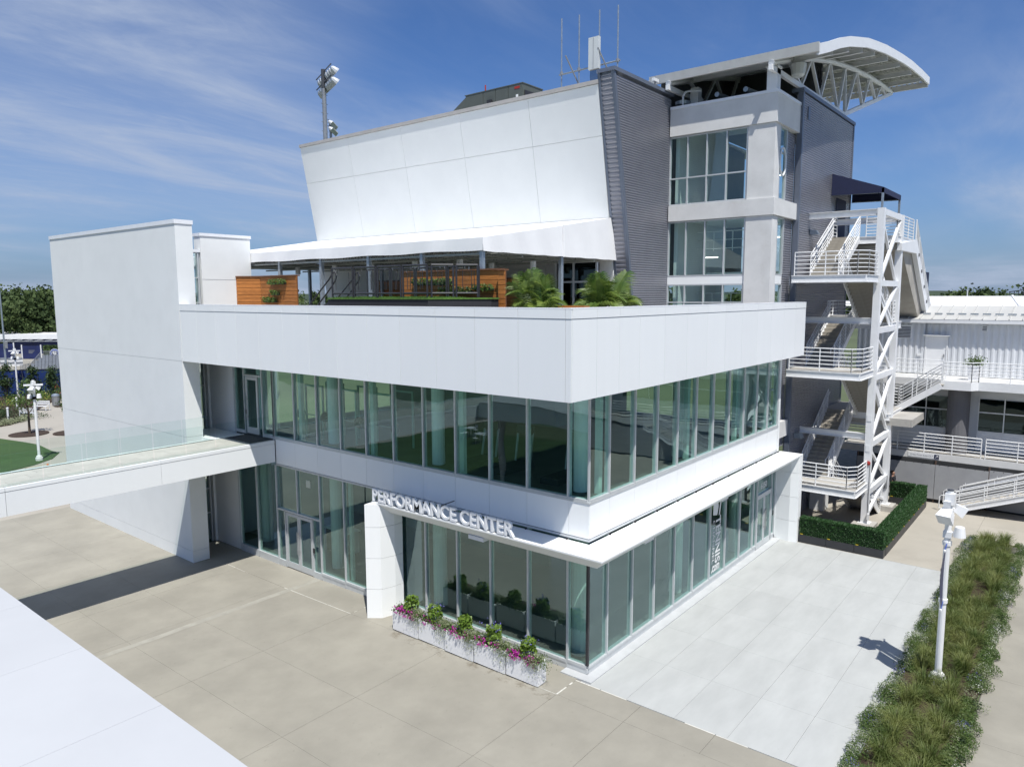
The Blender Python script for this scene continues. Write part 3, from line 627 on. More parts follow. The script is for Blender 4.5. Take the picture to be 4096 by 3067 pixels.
def poly_xz(pts, name, m_, par, y=.024): MB().add([(x, y, z) for x, z in pts], [tuple(range(len(pts)))]).build(name, m_, par)
poly_xz([(9.16, 2.80), (9.55, 2.72), (9.67, 2.98), (9.66, 3.22), (9.18, 3.22)][::-1], 'logo_mark', 'print_white', WG)
poly_xz([(9.72, 2.68), (9.83, 2.68), (9.99, 3.35), (9.86, 3.35)], 'logo_mark', 'print_white', WG)
poly_xz([(9.30, 3.35), (9.60, 3.35), (9.62, 3.50), (9.4, 3.5)], 'logo_mark', 'print_white', WG)
# lobby furniture and gym kit seen through the glass
ds = thing('reception_desk', (2.4, 14.9, .01), 'white reception desk inside the lobby behind the left double door', 'desk')
bxp('counter', 'interior_white', ds, 2.0, 13.9, .99, 2.7, 15.6, 1.05); bxp('front_panel', 'dark', ds, 2.05, 13.95, .012, 2.12, 15.55, .985); bxp('side_panel', 'interior_white', ds, 2.122, 13.95, .012, 2.65, 14.0, .985); bxp('side_panel', 'interior_white', ds, 2.122, 15.5, .012, 2.65, 15.55, .985)
bxp('screen', 'alu_dark', ds, 2.4, 14.6, 1.054, 2.44, 15.1, 1.4)
def rack(x, y, lab):
    t = thing('gym_rack', (x, y, 5.38), lab, 'gym rack', 'pale green perforated gym racks behind the upper glass')
    for dx in (0, 1.1):
        for dy in (0, 1.2):
            mb = MB().box(x + dx - .035, y + dy - .035, 5.384, x + dx + .035, y + dy + .035, 7.7); mb.build('upright', mat('rack', (.30, .42, .37), .5) if 'rackm' not in M else M['rackm'], t)
    for dx in (0, 1.1): bxp('crossbar', M['rackm'], t, x + dx - .03, y + .037, 7.62, x + dx + .03, y + 1.163, 7.69)
    MB().tube([(x - .1, y - .35, 6.4), (x - .1, y + 1.55, 6.4)], .02, 8).build('barbell', 'steel', t)
    for yy in (-.3, 1.45): MB().tube([(x - .1, y + yy, 6.4), (x - .1, y + yy + .06, 6.4)], .22, 18).build('weight_plate', 'black', t)
M['rackm'] = mat('pale_green_rack_paint', (.30, .43, .38), .5, .05, 4)
rack(1.2, 14.3, 'pale green perforated gym rack nearest the upper entrance door'); rack(1.2, 12.1, 'pale green perforated gym rack, second from the upper entrance door'); rack(1.2, 9.9, 'pale green perforated gym rack, third from the upper entrance door')
def treadmill(x, y, z, lab):
    t = thing('treadmill', (x, y, z), lab, 'treadmill', 'dark treadmills behind the upper glass')
    bxp('running_deck', 'black', t, x, y - .35, z + .01, x + 1.7, y + .35, z + .2); bxp('console', 'alu_dark', t, x + 1.55, y - .35, z + 1.2, x + 1.7, y + .35, z + 1.5)
    for s in (-.33, .33): MB().bar((x + 1.45, y + s, z + .2), (x + 1.62, y + s, z + 1.25), .06, .06).build('upright', 'steel', t)
treadmill(1.0, 2.2, 5.38, 'dark treadmill behind the upper glass nearest the building corner'); treadmill(1.0, 4.4, 5.38, 'dark treadmill behind the upper glass, second from the building corner'); treadmill(1.0, 6.0, 5.38, 'dark treadmill behind the upper glass, third from the building corner')
bd = thing('display_board', (1.2, 10.9, .01), 'pale display board on thin legs inside the lobby beside the canopy column', 'display board')
MB().ext([(1.1, 10.5, 1.1), (1.1, 11.6, 1.1), (1.1, 11.6, 2.3), (1.1, 10.5, 2.3)], (.04, 0, 0)).build('board', 'interior_white', bd)
for y in (10.6, 11.5): MB().tube([(1.12, y, .014), (1.12, y, 1.09)], .015, 6).build('leg', 'steel', bd)
# ---------------------------------------------------------------- bridge
BR = thing('footbridge', (-8, 17.3, 5.3), 'white footbridge with clear glass railings reaching the upper entrance from the left', 'footbridge')
bc = [-.06, -5.0, -10.1, -15.2, -20.3, -25.4, -30]
for a, b in zip(bc, bc[1:]):
    bxp('fascia_panel', 'panel', BR, b + .006, 16.1, 4.36, a - .006, 16.14, 5.17); bxp('coping_panel', 'panel', BR, b + .006, 16.09, 5.185, a - .006, 16.22, 5.315)
    bxp('fascia_panel', 'panel', BR, b + .006, 18.56, 4.36, min(a, -2.4) - .006, 18.6, 5.17) if b < -2.4 else None
    bxp('coping_panel', 'panel', BR, b + .006, 18.48, 5.185, a - .006, 18.61, 5.315)
MB().box(-30, 16.142, 4.40, -.07, 18.555, 5.2).build('deck_core', 'alu', BR)
for k in range(24):
    for j in range(3):
        x1 = -.08 - k * 1.22 - (.4 if j % 2 else 0); bxp('paver', M['pav'] if 'pav' in M else M.setdefault('pav', mat('pale_paver', (.47, .45, .415), .8, .06, 2, rnd=.05)), BR, x1 - 1.21, 16.34 + j * .68, 5.205, x1, 16.34 + j * .68 + .672, 5.30)
for yy, nm in ((16.28, 0), (18.42, 1)):
    x = -.15 if yy < 17 else -1.7
    while x > -29:
        bxp('glass_panel', 'rail_glass', BR, x - 1.23, yy, 5.22, x - .02, yy + .014, 6.36); x -= 1.25
    bxp('base_shoe', 'alu_dark', BR, -29.5, yy - .03, 5.2, -.08 if yy < 17 else -1.6, yy - .004, 5.31); 
bxp('threshold_mat', mat('dark_mat', (.06, .062, .065), .9, .1, 6), BR, -1.05, 16.4, 5.302, -.06, 18.4, 5.312)
MB().box(-1.6, 18.612, 4.38, -.05, 21.3, 5.29).build('landing', 'panel', BR)
# foreground roof of the neighbouring pavilion
RF = thing('white_pavilion', (-20, 2, 0), 'flat white panelled pavilion roof filling the lower left corner', 'pavilion')
ys_ = [-9.5 + 2.842 * k for k in range(10)]
for a, b in zip(ys_, ys_[1:]):
    for c, d in ((-13.13, -17.4), (-17.4, -22), (-22, -27)): bxp('roof_panel', 'roof_white', RF, d + .0025, a + .0025, 5.44, c - .0025, b - .0025, 5.5)
MB().box(-26.98, -9.48, 4.6, -13.16, 16.05, 5.437).build('roof_core', 'panel', RF)
for x in (-14.2, -25.5):
    for y in (-8.5, -.5, 7.6, 15.2): MB().tube([(x, y, gz(y) - .03), (x, y, 4.598)], .15, 12).build('column', 'white_paint', RF)

# ================================================================ STADIUM BUILDING (leaning wall, dark fin, concrete tower, vaulted roof)
SB = thing('stadium_building', (15, 6, 0), 'tall stadium building with a leaning white wall, grey ribbed walls and concrete window tower', 'building')
LX = lambda z: 10.40 + (20.75 - z) * (11.45 - 10.40) / (20.75 - 15.05) + 0            # leaning face
def lean_quad(y0, y1, z0, z1, th): 
    a, b = LX(z0), LX(z1)
    v = [(a, y0, z0), (a, y1, z0), (b, y1, z1), (b, y0, z1)]; v += [(x + th, y, z) for x, y, z in v]
    return MB().add(v, [(3, 2, 1, 0), (4, 5, 6, 7), (0, 1, 5, 4), (1, 2, 6, 5), (2, 3, 7, 6), (3, 0, 4, 7)])
wy = [6.42, 10.3, 14.7, 19.1, 23.6, 28.2]
for a, b in zip(wy, wy[1:]):
    for z0, z1 in ((10.4, 14.2), (14.2, 18.55), (18.55, 20.68)): lean_quad(a + .008, b - .008, z0 + .008, z1 - .008, .08).build('wall_panel', 'eifs', SB)
lean_quad(6.42, 28.18, 10.4, 20.68, .05).tf(Matrix.Translation((.06, 0, 0))).build('wall_backing', 'white_paint', SB)
MB().add([(LX(20.7) - .05, 6.40, 20.69), (LX(20.7) - .05, 28.25, 20.69), (LX(20.7) + .5, 28.25, 20.69), (LX(20.7) + .5, 6.40, 20.69), (LX(20.7) - .05, 6.40, 20.86), (LX(20.7) - .05, 28.25, 20.86), (LX(20.7) + .5, 28.25, 20.86), (LX(20.7) + .5, 6.40, 20.86)],
         [(3, 2, 1, 0), (4, 5, 6, 7), (0, 1, 5, 4), (1, 2, 6, 5), (2, 3, 7, 6), (3, 0, 4, 7)]).build('wall_coping', 'grey_coping', SB)
MB().ext([(LX(20.6) + .12, 28.2, 20.6), (16, 28.2, 20.6), (16, 28.2, 10.4), (LX(10.4) + .12, 28.2, 10.4)], (0, -.1, 0)).build('end_wall', 'eifs', SB)
MB().box(10.9, 6.5, 20.3, 30, 28.1, 20.45).build('roof_slab', 'roofmetal', SB)
# dark ribbed fin (faces -y) and its leaning edge strip
def corrug(P, Q, z0, z1, pitch, depth, nrm, edge0=None, edge1=None):
    """horizontal ribs on a wall from P to Q (xy) between heights; edge0/edge1 give the plan point as a function of z"""
    mb = MB(); nrm = Vector((*nrm, 0)); n = int((z1 - z0) / pitch); prof = ((0, 0), (.18, 1), (.5, 1), (.68, 0))
    zs = []
    for k in range(n):
        for t, d in prof: zs.append((z0 + (k + t) * pitch, d))
    zs.append((z0 + n * pitch, 0))
    for z, d in zs:
        p = edge0(z) if edge0 else P; q = edge1(z) if edge1 else Q
        for w_ in (p, q): v = Vector((w_[0], w_[1], z)) + nrm * (d * depth); mb.v.append(tuple(v))
    for i in range(len(zs) - 1): mb.f.append((2 * i, 2 * i + 1, 2 * i + 3, 2 * i + 2))
    return mb
DX = lambda z: 10.36 + (21.1 - z) * (12.05 - 10.36) / (21.1 - 12.2)
corrug(None, None, 10.4, 21.02, .11, .03, (0, -1), lambda z: (DX(z) + .13, 5.62), lambda z: (15.75, 5.62)).build('ribbed_fin', 'corr', SB)
corrug(None, None, 10.4, 21.02, .20, .03, (-1, 0), lambda z: (DX(z) + .02, 6.28), lambda z: (DX(z) + .02, 5.72)).build('ribbed_edge', 'corr', SB)
mb = MB()
def lean_bar(dx0, dx1, y0, y1, z0=10.4, z1=21.08):
    v = [(DX(z) + d, y, z) for z in (z0, z1) for d, y in ((dx0, y0), (dx1, y0), (dx1, y1), (dx0, y1))]
    return MB().add(v, [(0, 3, 2, 1), (4, 5, 6, 7), (0, 1, 5, 4), (1, 2, 6, 5), (2, 3, 7, 6), (3, 0, 4, 7)])
lean_bar(-.03, .13, 5.57, 5.72).build('corner_trim', 'corr_trim', SB); lean_bar(-.03, .1, 6.28, 6.40).build('corner_trim', 'corr_trim', SB)
lean_bar(.06, .5, 5.73, 6.40).build('fin_core', 'corr_trim', SB)
MB().box(12.2, 5.66, 10.4, 15.9, 6.3, 20.9).build('fin_core', 'corr', SB)
MB().ext([(DX(21.1) - .06, 5.52, 21.09), (15.9, 5.52, 21.09), (15.9, 6.45, 21.09), (DX(21.1) - .06, 6.45, 21.09)], (0, 0, .16)).build('fin_coping', 'corr_trim', SB)
# concrete tower ------------------------------------------------------------
TX, TY = 15.6, .36
for z0, z1, tp in ((19.15, 20.4, 0), (15.1, 15.85, 0), (4.55, 5.35, 1)):
    x0, y0 = (TX, TY)
    MB().ext([(x0, y0, z0), (18.75, y0, z0), (18.75, y0 + .5, z0), (x0 + .5, y0 + .5, z0), (x0 + .5, 5.55, z0), (x0, 5.55, z0)], (0, 0, z1 - z0)).build('concrete_beam', 'conc_wall', SB)
MB().ext([(TX - .03, TY - .03, 20.402), (18.75, TY - .03, 20.402), (18.75, TY + .55, 20.402), (TX + .55, TY + .55, 20.402), (TX + .55, 5.55, 20.402), (TX - .03, 5.55, 20.402)], (0, 0, .13)).build('beam_cap', 'coping', SB)
for z0, z1 in ((15.855, 19.145), (8.8, 15.095), (5.36, 8.7)):
    MB().box(TX + .07, TY + .08, z0, TX + .75, TY + 1.3, z1).build('concrete_column', 'conc_wall', SB)
def tower_windows():
    ys = [1.72, 2.7, 3.68, 4.66, 5.58]
    for (zs_) in ([15.9, 17.15, 19.1], [12.45, 15.05], [10.45, 11.15, 12.0]):
        for z0, z1 in zip(zs_, zs_[1:]):
            for y0, y1 in zip(ys, ys[1:]): bxp('glass_pane', 'glass_t', SB, TX + .2, y0 + .035, z0 + .04, TX + .212, y1 - .035, z1 - .03)
        for z in zs_: bxp('transom', 'alu', SB, TX + .13, 1.68, z - .03, TX + .26, 5.6, z + .03)
        for y in ys: bxp('mullion', 'alu', SB, TX + .12, y - .03, zs_[0] + .032, TX + .27, y + .03, zs_[-1] - .032)
    bxp('spandrel_panel', 'panel', SB, TX + .14, 1.68, 12.035, TX + .25, 5.6, 12.415)
    # narrow windows on the right hand face
    for zs_ in ([15.9, 17.15, 18.0, 19.1], [12.45, 15.05], [10.45, 12.0], [5.4, 7.0, 8.6]):
        for z0, z1 in zip(zs_, zs_[1:]): bxp('glass_pane', 'glass_t', SB, TX + .98, TY + .2, z0 + .03, TX + 1.75, TY + .212, z1 - .03)
        for z in zs_: bxp('transom', 'alu', SB, TX + .92, TY + .13, z - .028, TX + 1.8, TY + .26, z + .028)
        for x in (TX + .92, TX + 1.8): bxp('mullion', 'alu', SB, x - .03, TY + .12, zs_[0] + .03, x + .03, TY + .27, zs_[-1] - .03)
    bxp('spandrel_panel', 'panel', SB, TX + .92, TY + .14, 12.03, TX + 1.8, TY + .25, 12.42)
tower_windows()
corrug((TX + 1.84, TY + .22), (18.78, TY + .22), 4.0, 19.14, .11, .03, (0, -1)).build('ribbed_wall', 'corr', SB)
# round window ring on the narrow face
mb = MB(); c_ = Vector((TX + 1.12, TY + .06, 17.55)); pts = [c_ + Vector((math.cos(t) * .36, 0, math.sin(t) * .62)) for t in [2 * math.pi * k / 28 for k in range(29)]]
mb.tube(pts, .045, 6, cap=False); mb.build('round_emblem', 'white_paint', SB)
# interior of tower: floors, railing frames, lit tubes
MB().box(TX + .6, TY + .6, 15.2, 22, 5.5, 15.4).box(TX + .6, TY + .6, 10.2, 22, 5.5, 10.35).box(19.5, TY + .6, 12.5, 22, 5.5, 12.7).box(TX + .6, 5.3, 10.4, 22, 5.5, 20.3).box(TX + .3, TY + .55, 20.2, 22, 5.5, 20.38).build('interior_shell', 'interior_white', SB)
rails([(18.5, 1.4, 13.75), (18.5, 5.4, 13.75)], 3, 1.0, .02, 1.0).build('interior_railing', 'white_paint', SB); rails([(18.5, 1.4, 10.6), (18.5, 5.4, 10.6)], 3, 1.0, .02, 1.0).build('interior_railing', 'white_paint', SB)
for (x, y, z) in ((18.2, 4.6, 16.2), (19, 1.6, 17.3), (18.2, 4.4, 13.4), (18.8, 1.4, 14.3), (18, 1.5, 11.2)): bxp('lit_tube', 'lamp_on', SB, x, y - .35, z, x + .06, y + .35, z + .05)
# grey ribbed end wall behind the stair tower
GY = .3
corrug((18.9, GY), (27.75, GY), .0, 21.02, .11, .03, (0, -1)).build('ribbed_wall', 'corr', SB)
bxp('corner_trim', 'corr_trim', SB, 18.75, GY - .05, .0, 18.9, GY + .2, 21.05); bxp('corner_trim', 'corr_trim', SB, 27.75, GY - .05, .0, 27.9, GY + .2, 21.05)
bxp('wall_coping', 'corr_trim', SB, 18.7, GY - .08, 21.055, 27.95, GY + .5, 21.22)
MB().box(18.9, GY + .03, 0, 27.75, GY + .3, 21.0).build('wall_core', 'corr', SB)
bxp('access_hatch', 'corr_trim', SB, 19.55, GY - .06, 19.9, 19.85, GY - .032, 20.5)
for (x, z) in ((20.6, 14.5), (19.5, 4.3)): MB().ext([(x, GY - .035, z), (x, GY - .035, z + .26), (x, GY - .3, z + .22), (x, GY - .42, z)], (.45, 0, 0)).build('wall_light', 'galv', SB)
bxp('door', 'navy', SB, 25.0, GY - .05, 14.55, 26.9, GY - .033, 16.75)
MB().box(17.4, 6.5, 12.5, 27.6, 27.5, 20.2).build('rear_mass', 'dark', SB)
# vaulted roof -----------------------------------------------------------------
AR = [(15.1, 21.72), (16.6, 22.2), (18.15, 22.74), (19.7, 23.2), (21.1, 23.53), (22.9, 23.95), (24.65, 24.25), (26.7, 24.58), (28.7, 24.83), (31, 25.1), (33.3, 25.32), (36.2, 25.5), (38.9, 25.6)]
RY0, RY1 = -1.38, 6.5
mb = MB()
for (x0, z0), (x1, z1) in zip(AR, AR[1:]):
    n_ = max(2, int((x1 - x0) / .28))
mb = MB(); prof = [(0, 0), (.08, .0), (.11, .07), (.19, .07), (.22, 0)]; ys = []
y = RY0 + .05
# deck ribs run across the vault, in the direction of its slope
while y < RY1: ys += [(y, 0), (y + .16, 0), (y + .19, -.07), (y + .29, -.07)]; y += .32
for yy, dz in ys:
    for x, z in AR: mb.v.append((x, yy, z + dz))
k = len(AR)
for i in range(len(ys) - 1):
    for j in range(k - 1): mb.f.append((i * k + j, i * k + j + 1, (i + 1) * k + j + 1, (i + 1) * k + j))
mb.build('roof_deck', 'deck_under', SB)
mb = MB()
for (x0, z0), (x1, z1) in zip(AR, AR[1:]): mb.ext([(x0, RY0, z0 + .09), (x1, RY0, z1 + .09), (x1, RY1, z1 + .09), (x0, RY1, z0 + .09)], (0, 0, .05))
mb.build('roof_sheet', 'roofmetal', SB)
mb = MB()
for (x0, z0), (x1, z1) in zip(AR, AR[1:]): mb.ext([(x0, RY0 - .08, z0 - .26), (x1, RY0 - .08, z1 - .26), (x1, RY0 - .08, z1 + .2), (x0, RY0 - .08, z0 + .2)], (0, .1, 0))
mb.build('vault_edge_beam', 'white_paint', SB)
MB().ext([(15.0, RY0 - .1, 21.58), (15.12, RY0 - .1, 21.58), (15.12, RY0 - .1, 21.95), (14.95, RY0 - .1, 21.95)], (0, RY1 - RY0, 0)).build('eave_gutter', mat('dull_white_gutter', (.55, .55, .53), .5, .05, 2), SB)
bxp('end_beam', 'white_paint', SB, 38.85, RY0, 25.2, 38.98, RY1, 25.55)
for x, z in ((17.5, 22.3), (20, 23.05), (22.4, 23.6), (24.8, 24.05), (27.6, 24.45), (30.6, 24.83), (33.8, 25.12), (36.6, 25.3)): MB().ibeam((x, RY0 + .06, z - .12), (x, RY1, z - .12), .14, .26).build('purlin', 'white_paint', SB)
def arch(y0):
    t = [(15.0, 21.5), (17.9, 22.35), (20.9, 23.05), (24, 23.66), (27.6, 24.16), (30.9, 24.5), (33.9, 24.73), (37.3, 24.85)]; bch = [(15.2, 21.22), (26.4, 21.42)]; tip = (37.3, 24.82)
    mb = MB(); mb.tube([(x, y0, z) for x, z in t], .14, 8); mb.build('top_chord', 'white_paint', SB)
    MB().bar((14.9, y0, 21.3), (26.4, y0, 21.42), .16, .22).build('bottom_chord', 'white_paint', SB); MB().bar((26.4, y0, 21.42), (37.4, y0, 24.8), .16, .22).build('bottom_chord', 'white_paint', SB)
    def tz(x):
        for (x0, z0), (x1, z1) in zip(t, t[1:]):
            if x0 <= x <= x1: return z0 + (z1 - z0) * (x - x0) / (x1 - x0)
        return t[-1][1]
    def bz(x): return 21.3 + .12 * (x - 15) / 11.4 if x < 26.4 else 21.42 + (x - 26.4) * (24.8 - 21.42) / 11
    seq = [(17.2, 1), (19.0, 0), (20.4, 1), (22.0, 0), (23.4, 1), (25.2, 0), (26.3, 1), (26.6, 0), (28.6, 1), (30.2, 0), (31.6, 1), (33.2, 0), (34.6, 1), (35.6, 0)]
    for (xa, ta), (xb, tb) in zip(seq, seq[1:]):
        MB().bar((xa, y0, tz(xa) if ta else bz(xa)), (xb, y0, tz(xb) if tb else bz(xb)), .11, .15, (0, 1, 0)).build('truss_web', 'white_paint', SB)
arch(.5); arch(5.4)
MB().box(TX - .03, .42, 20.535, TX + .42, .87, 21.45).build('roof_post', 'white_paint', SB); bxp('post_cap', 'white_paint', SB, TX - .08, .37, 21.455, TX + .47, .92, 21.53)
MB().box(TX + 1.2, 4.7, 20.3, TX + 1.6, 5.1, 21.6).build('roof_post', 'white_paint', SB)
MB().tube([(16, 5.1, 20.4), (16, 5.1, 21.05), (16.05, 5.0, 21.25), (16.2, 4.8, 21.3), (16.5, 4.4, 21.3)], .05, 8).build('vent_pipe', 'white_paint', SB)
MB().lathe((17.5, .15, 21.38), [(.2, 0), (.3, .1), (.36, .55), (.3, .62)], 12).build('roof_speaker', 'antenna', SB)
mb = MB()
for k in range(10): mb.tube([(22 + rng.random() * .8, .55 + rng.random() * .2, 21.6 + rng.random() * 1.4) for _ in range(4)], .02, 5)
mb.build('cable_bundle', 'black', SB)
for y in (2.2, 3.6): MB().tube([(16.5, y, 21.0), (26, y, 21.6)], .12, 8).build('duct', 'galv', SB)
MB().ext([(16.2, 6.2, 20.46), (30, 6.2, 20.46), (30, 6.2, 24.85), (24.6, 6.2, 24.1), (19.7, 6.2, 23.05), (16.2, 6.2, 21.95)], (0, .2, 0)).build('added_dark_screen', 'under_roof', SB)  # added dark screens closing the roof space, coloured as its shade
MB().box(23.5, .9, 20.46, 23.7, 6.19, 23.9).build('added_dark_screen', 'under_roof', SB)
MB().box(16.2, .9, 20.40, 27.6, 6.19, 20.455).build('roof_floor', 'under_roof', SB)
MB().lathe((16.4, 5.3, 20.4), [(.35, .35), (.38, .5), (.05, .62)], 14).build('vent_hood', 'galv', SB)
# weather camera on fin top
cm = thing('security_camera', (14.1, 5.6, 21.25), 'small white security camera on the grey fin top under the roof eave', 'camera')
MB().box(13.9, 5.55, 21.42, 14.35, 5.68, 21.56).build('body', 'white_paint', cm); MB().tube([(14.1, 5.62, 21.252), (14.1, 5.62, 21.415)], .03, 6).build('bracket', 'flood_dark', cm)
# antennas ----------------------------------------------------------------------
def mast(name, x, y, z0, z1, lab):
    t = thing(name, (x, y, z0), lab, 'antenna mast', 'antenna masts on the leaning wall')
    MB().tube([(x, y, z0), (x, y, z1)], .035, 8).build('pole', 'galv', t); MB().tube([(x, y, 21.78), (x, y, 21.92)], .075, 8).build('clamp', 'steel', t)
    return t
mast('antenna_mast', 11.5, 9.13, 20.5, 24.3, 'leftmost thin galvanised antenna mast on the leaning wall roof')
mast('antenna_mast', 11.5, 8.15, 20.5, 24.24, 'second thin antenna mast from the left, beside the pale panel antenna'); mast('antenna_mast', 11.5, 6.1, 20.9, 24.18, 'rightmost and tallest thin antenna mast above the dark fin corner')
pa = thing('panel_antenna', (11.4, 7.1, 20.5), 'pale rectangular panel antenna on a mast with black cables below', 'antenna')
MB().box(11.2, 6.92, 21.62, 11.38, 7.45, 23.0).build('casing', 'antenna', pa); MB().box(11.19, 7.18, 21.64, 11.199, 7.2, 22.98).build('seam', 'steel', pa); MB().tube([(11.5, 7.06, 20.5), (11.5, 7.06, 24.2)], .035, 8).build('pole', 'galv', pa)
mb = MB()
for k in range(9): yy = 6.95 + k * .055; mb.tube([(11.3, yy, 21.63), (11.3, yy + .01, 21.3), (11.45, yy + .03, 20.88)], .014, 5)
mb.build('cables', 'black', pa)
tf_ = thing('antenna_cross_pipe', (11.55, 7.6, 20.9), 'horizontal galvanised pipe with slanting stays holding the antenna masts', 'antenna frame')
MB().tube([(11.56, 9.3, 21.82), (11.56, 6.0, 21.86)], .04, 8).build('crossbar', 'galv', tf_)
for y in (8.45, 6.7): MB().tube([(11.2, y + .25, 22.5), (11.9, y - .25, 20.9)], .035, 8).build('stay', 'steel', tf_)
# rooftop unit ---------------------------------------------------------------------
ac = thing('rooftop_unit', (14.5, 15.5, 20.45), 'long olive grey rooftop air handling unit behind the leaning wall', 'air conditioner')
for a, b in ((17.5, 16.2), (16.19, 15.3), (15.29, 14.4), (14.39, 13.4)): bxp('casing_panel', 'ac', ac, 14, b + .01, 20.5, 15.8, a - .01, 22.72)
MB().ext([(14.02, 17.5, 20.5), (14.02, 18.6, 20.5), (14.02, 18.8, 21.9), (14.02, 17.5, 22.66)], (1.7, 0, 0)).build('intake_hood', 'ac', ac)
bxp('louvre', 'alu_dark', ac, 14.15, 13.36, 20.9, 15.7, 13.39, 22.4); bxp('top_rail', 'ac', ac, 13.98, 13.38, 22.725, 15.82, 17.55, 22.77)
bxp('vent_box', 'alu_dark', ac, 13.85, 15.5, 21.9, 13.995, 15.8, 22.2); bxp('label', 'red', ac, 13.985, 13.6, 22.5, 13.998, 13.95, 22.62); bxp('label', 'print_white', ac, 13.985, 16.3, 21.75, 13.998, 16.5, 22.0)
bxp('label', 'print_white', ac, 13.985, 13.7, 21.9, 13.998, 13.85, 22.2); MB().tube([(14.1, 16.1, 22.77), (14.1, 16.1, 23.1)], .04, 6).build('beacon', 'red', ac)
# floodlight masts far behind -----------------------------------------------------------
def flood(x, y, z0, zt, w, rows, n, lab, ang):
    t = thing('floodlight_mast', (x, y, z0), lab, 'floodlight mast', 'floodlight masts behind the stadium')
    MB().tube([(x, y, z0), (x, y, zt - 2.2)], [.36, .26], 12).build('pole', 'steel', t); MB().tube([(x, y, zt - 2.19), (x, y, zt)], .3, 10).build('head_post', 'flood_dark', t)
    ax = Vector((math.cos(ang), math.sin(ang), 0)); nm = Vector((math.sin(ang), -math.cos(ang), 0))
    for r in range(rows):
        z = zt - .3 - r * 1.25; c = Vector((x, y, z))
        MB().bar(c - ax * w / 2, c + ax * w / 2, .1, .1).build('cross_arm', 'flood_dark', t)
        for k in range(n):
            p = c + ax * (w * (k + .5) / n - w / 2) + nm * .25 - Vector((0, 0, .35)); d = (nm * .8 + Vector((0, 0, -.6))).normalized()
            q = d.to_track_quat('Z', 'Y').to_matrix().to_4x4(); q.translation = p - d * .2
            MB().lathe((0, 0, 0), [(.16, 0), (.34, .2), (.47, .65), (.5, .85)], 10).tf(q).build('floodlight', 'flood', t)
    for k in range(8): z = zt - 3 - k * 1.1; bxp('rung', 'steel', t, x - .5, y - .03, z, x + .5, y + .03, z + .05)
    return t
flood(40.6, 65.3, 0, 39.2, 7.4, 2, 8, 'tall floodlight mast with two rows of lamps rising behind the leaning wall', R(67))
flood(79.8, 115, 0, 47.4, 5, 2, 7, 'farther floodlight mast whose lamps peep just over the leaning wall', R(40))

# ================================================================ FABRIC CANOPY ON THE TERRACE
FC = thing('fabric_canopy', (6.5, 15, 10.4), 'large white fabric canopy on steel posts sheltering the roof terrace', 'canopy')
ex, ez, eb = 2.5, 13.62, 13.16; wx, wz = 11.42, 15.02
yv = [6.3, 12.7, 19.2, 28.2]
mb = MB()
def surf(x, y): 
    t = (x - ex) / (wx - ex); s = 0
    return ez + (wz - ez) * t - .02 * math.sin(math.pi * t)
nx = 8
ysf = [6.3 + k * (28.2 - 6.3) / 22 for k in range(23)]
for y in ysf:
    for i in range(nx + 1): x = ex + (wx - ex) * i / nx; mb.v.append((x, y, surf(x, y) - .005 * abs(math.sin(y * 1.93))))
for j in range(len(ysf) - 1):
    for i in range(nx): mb.f.append((j * (nx + 1) + i, j * (nx + 1) + i + 1, (j + 1) * (nx + 1) + i + 1, (j + 1) * (nx + 1) + i))
mb.build('roof_fabric', 'fabric', FC, smooth=True)
mb = MB()
n_ = 60
for k in range(n_ + 1): y = 6.262 + (28.2 - 6.262) * k / n_; w_ = .025 * math.sin(y * 2.7) * math.sin(y * .9); mb.v += [(ex - .01 + .3 * w_, y, ez), (ex - .03 + w_, y, eb + .02 * math.sin(y * 1.6))]
for k in range(n_): mb.f.append((2 * k, 2 * k + 1, 2 * k + 3, 2 * k + 2))
mb.build('front_valance', 'fabric', FC)
mb = MB(); n_ = 40
for k in range(n_ + 1):
    t = k / n_; x = ex + (12.0 - ex) * t; w_ = .02 * math.sin(x * 4.1)
    xt = min(x, wx - .0) if t < 1 else wx
    mb.v += [(ex + (wx - ex) * t, 6.29, surf(ex + (wx - ex) * t, 6)), (x, 6.26 + w_, 13.13 - .02 * abs(math.sin(x * 2.5)))]
for k in range(n_): mb.f.append((2 * k, 2 * k + 1, 2 * k + 3, 2 * k + 2))
mb.build('side_valance', 'fabric', FC)
MB().tube([(ex + 5.1, 6.25, 14.45), (ex + 5.1, 6.235, 13.1)], .03, 6).build('lace_seam', 'fabric', FC)
mb = MB()
n_ = 40
for k in range(n_ + 1): t = k / n_; mb.v += [(ex + (wx - ex) * t, 28.21, surf(ex + (wx - ex) * t, 28)), (ex + (wx - ex) * t, 28.22, 13.15)]
for k in range(n_): mb.f.append((2 * k, 2 * k + 1, 2 * k + 3, 2 * k + 2))
mb.build('side_valance', 'fabric', FC)
for y in (6.42, 9.55, 12.75, 16.0, 19.2, 22.45, 25.7): bxp('post', 'galv', FC, 2.56, y - .075, 10.4, 2.71, y + .075, 13.3)
for x in (7.6,): bxp('post', 'galv', FC, x, 6.36, 10.4, x + .15, 6.51, 13.3)
for y in (12.75, 19.2, 25.7): bxp('post', 'galv', FC, 8.9, y - .075, 10.4, 9.05, y + .075, 14.2)
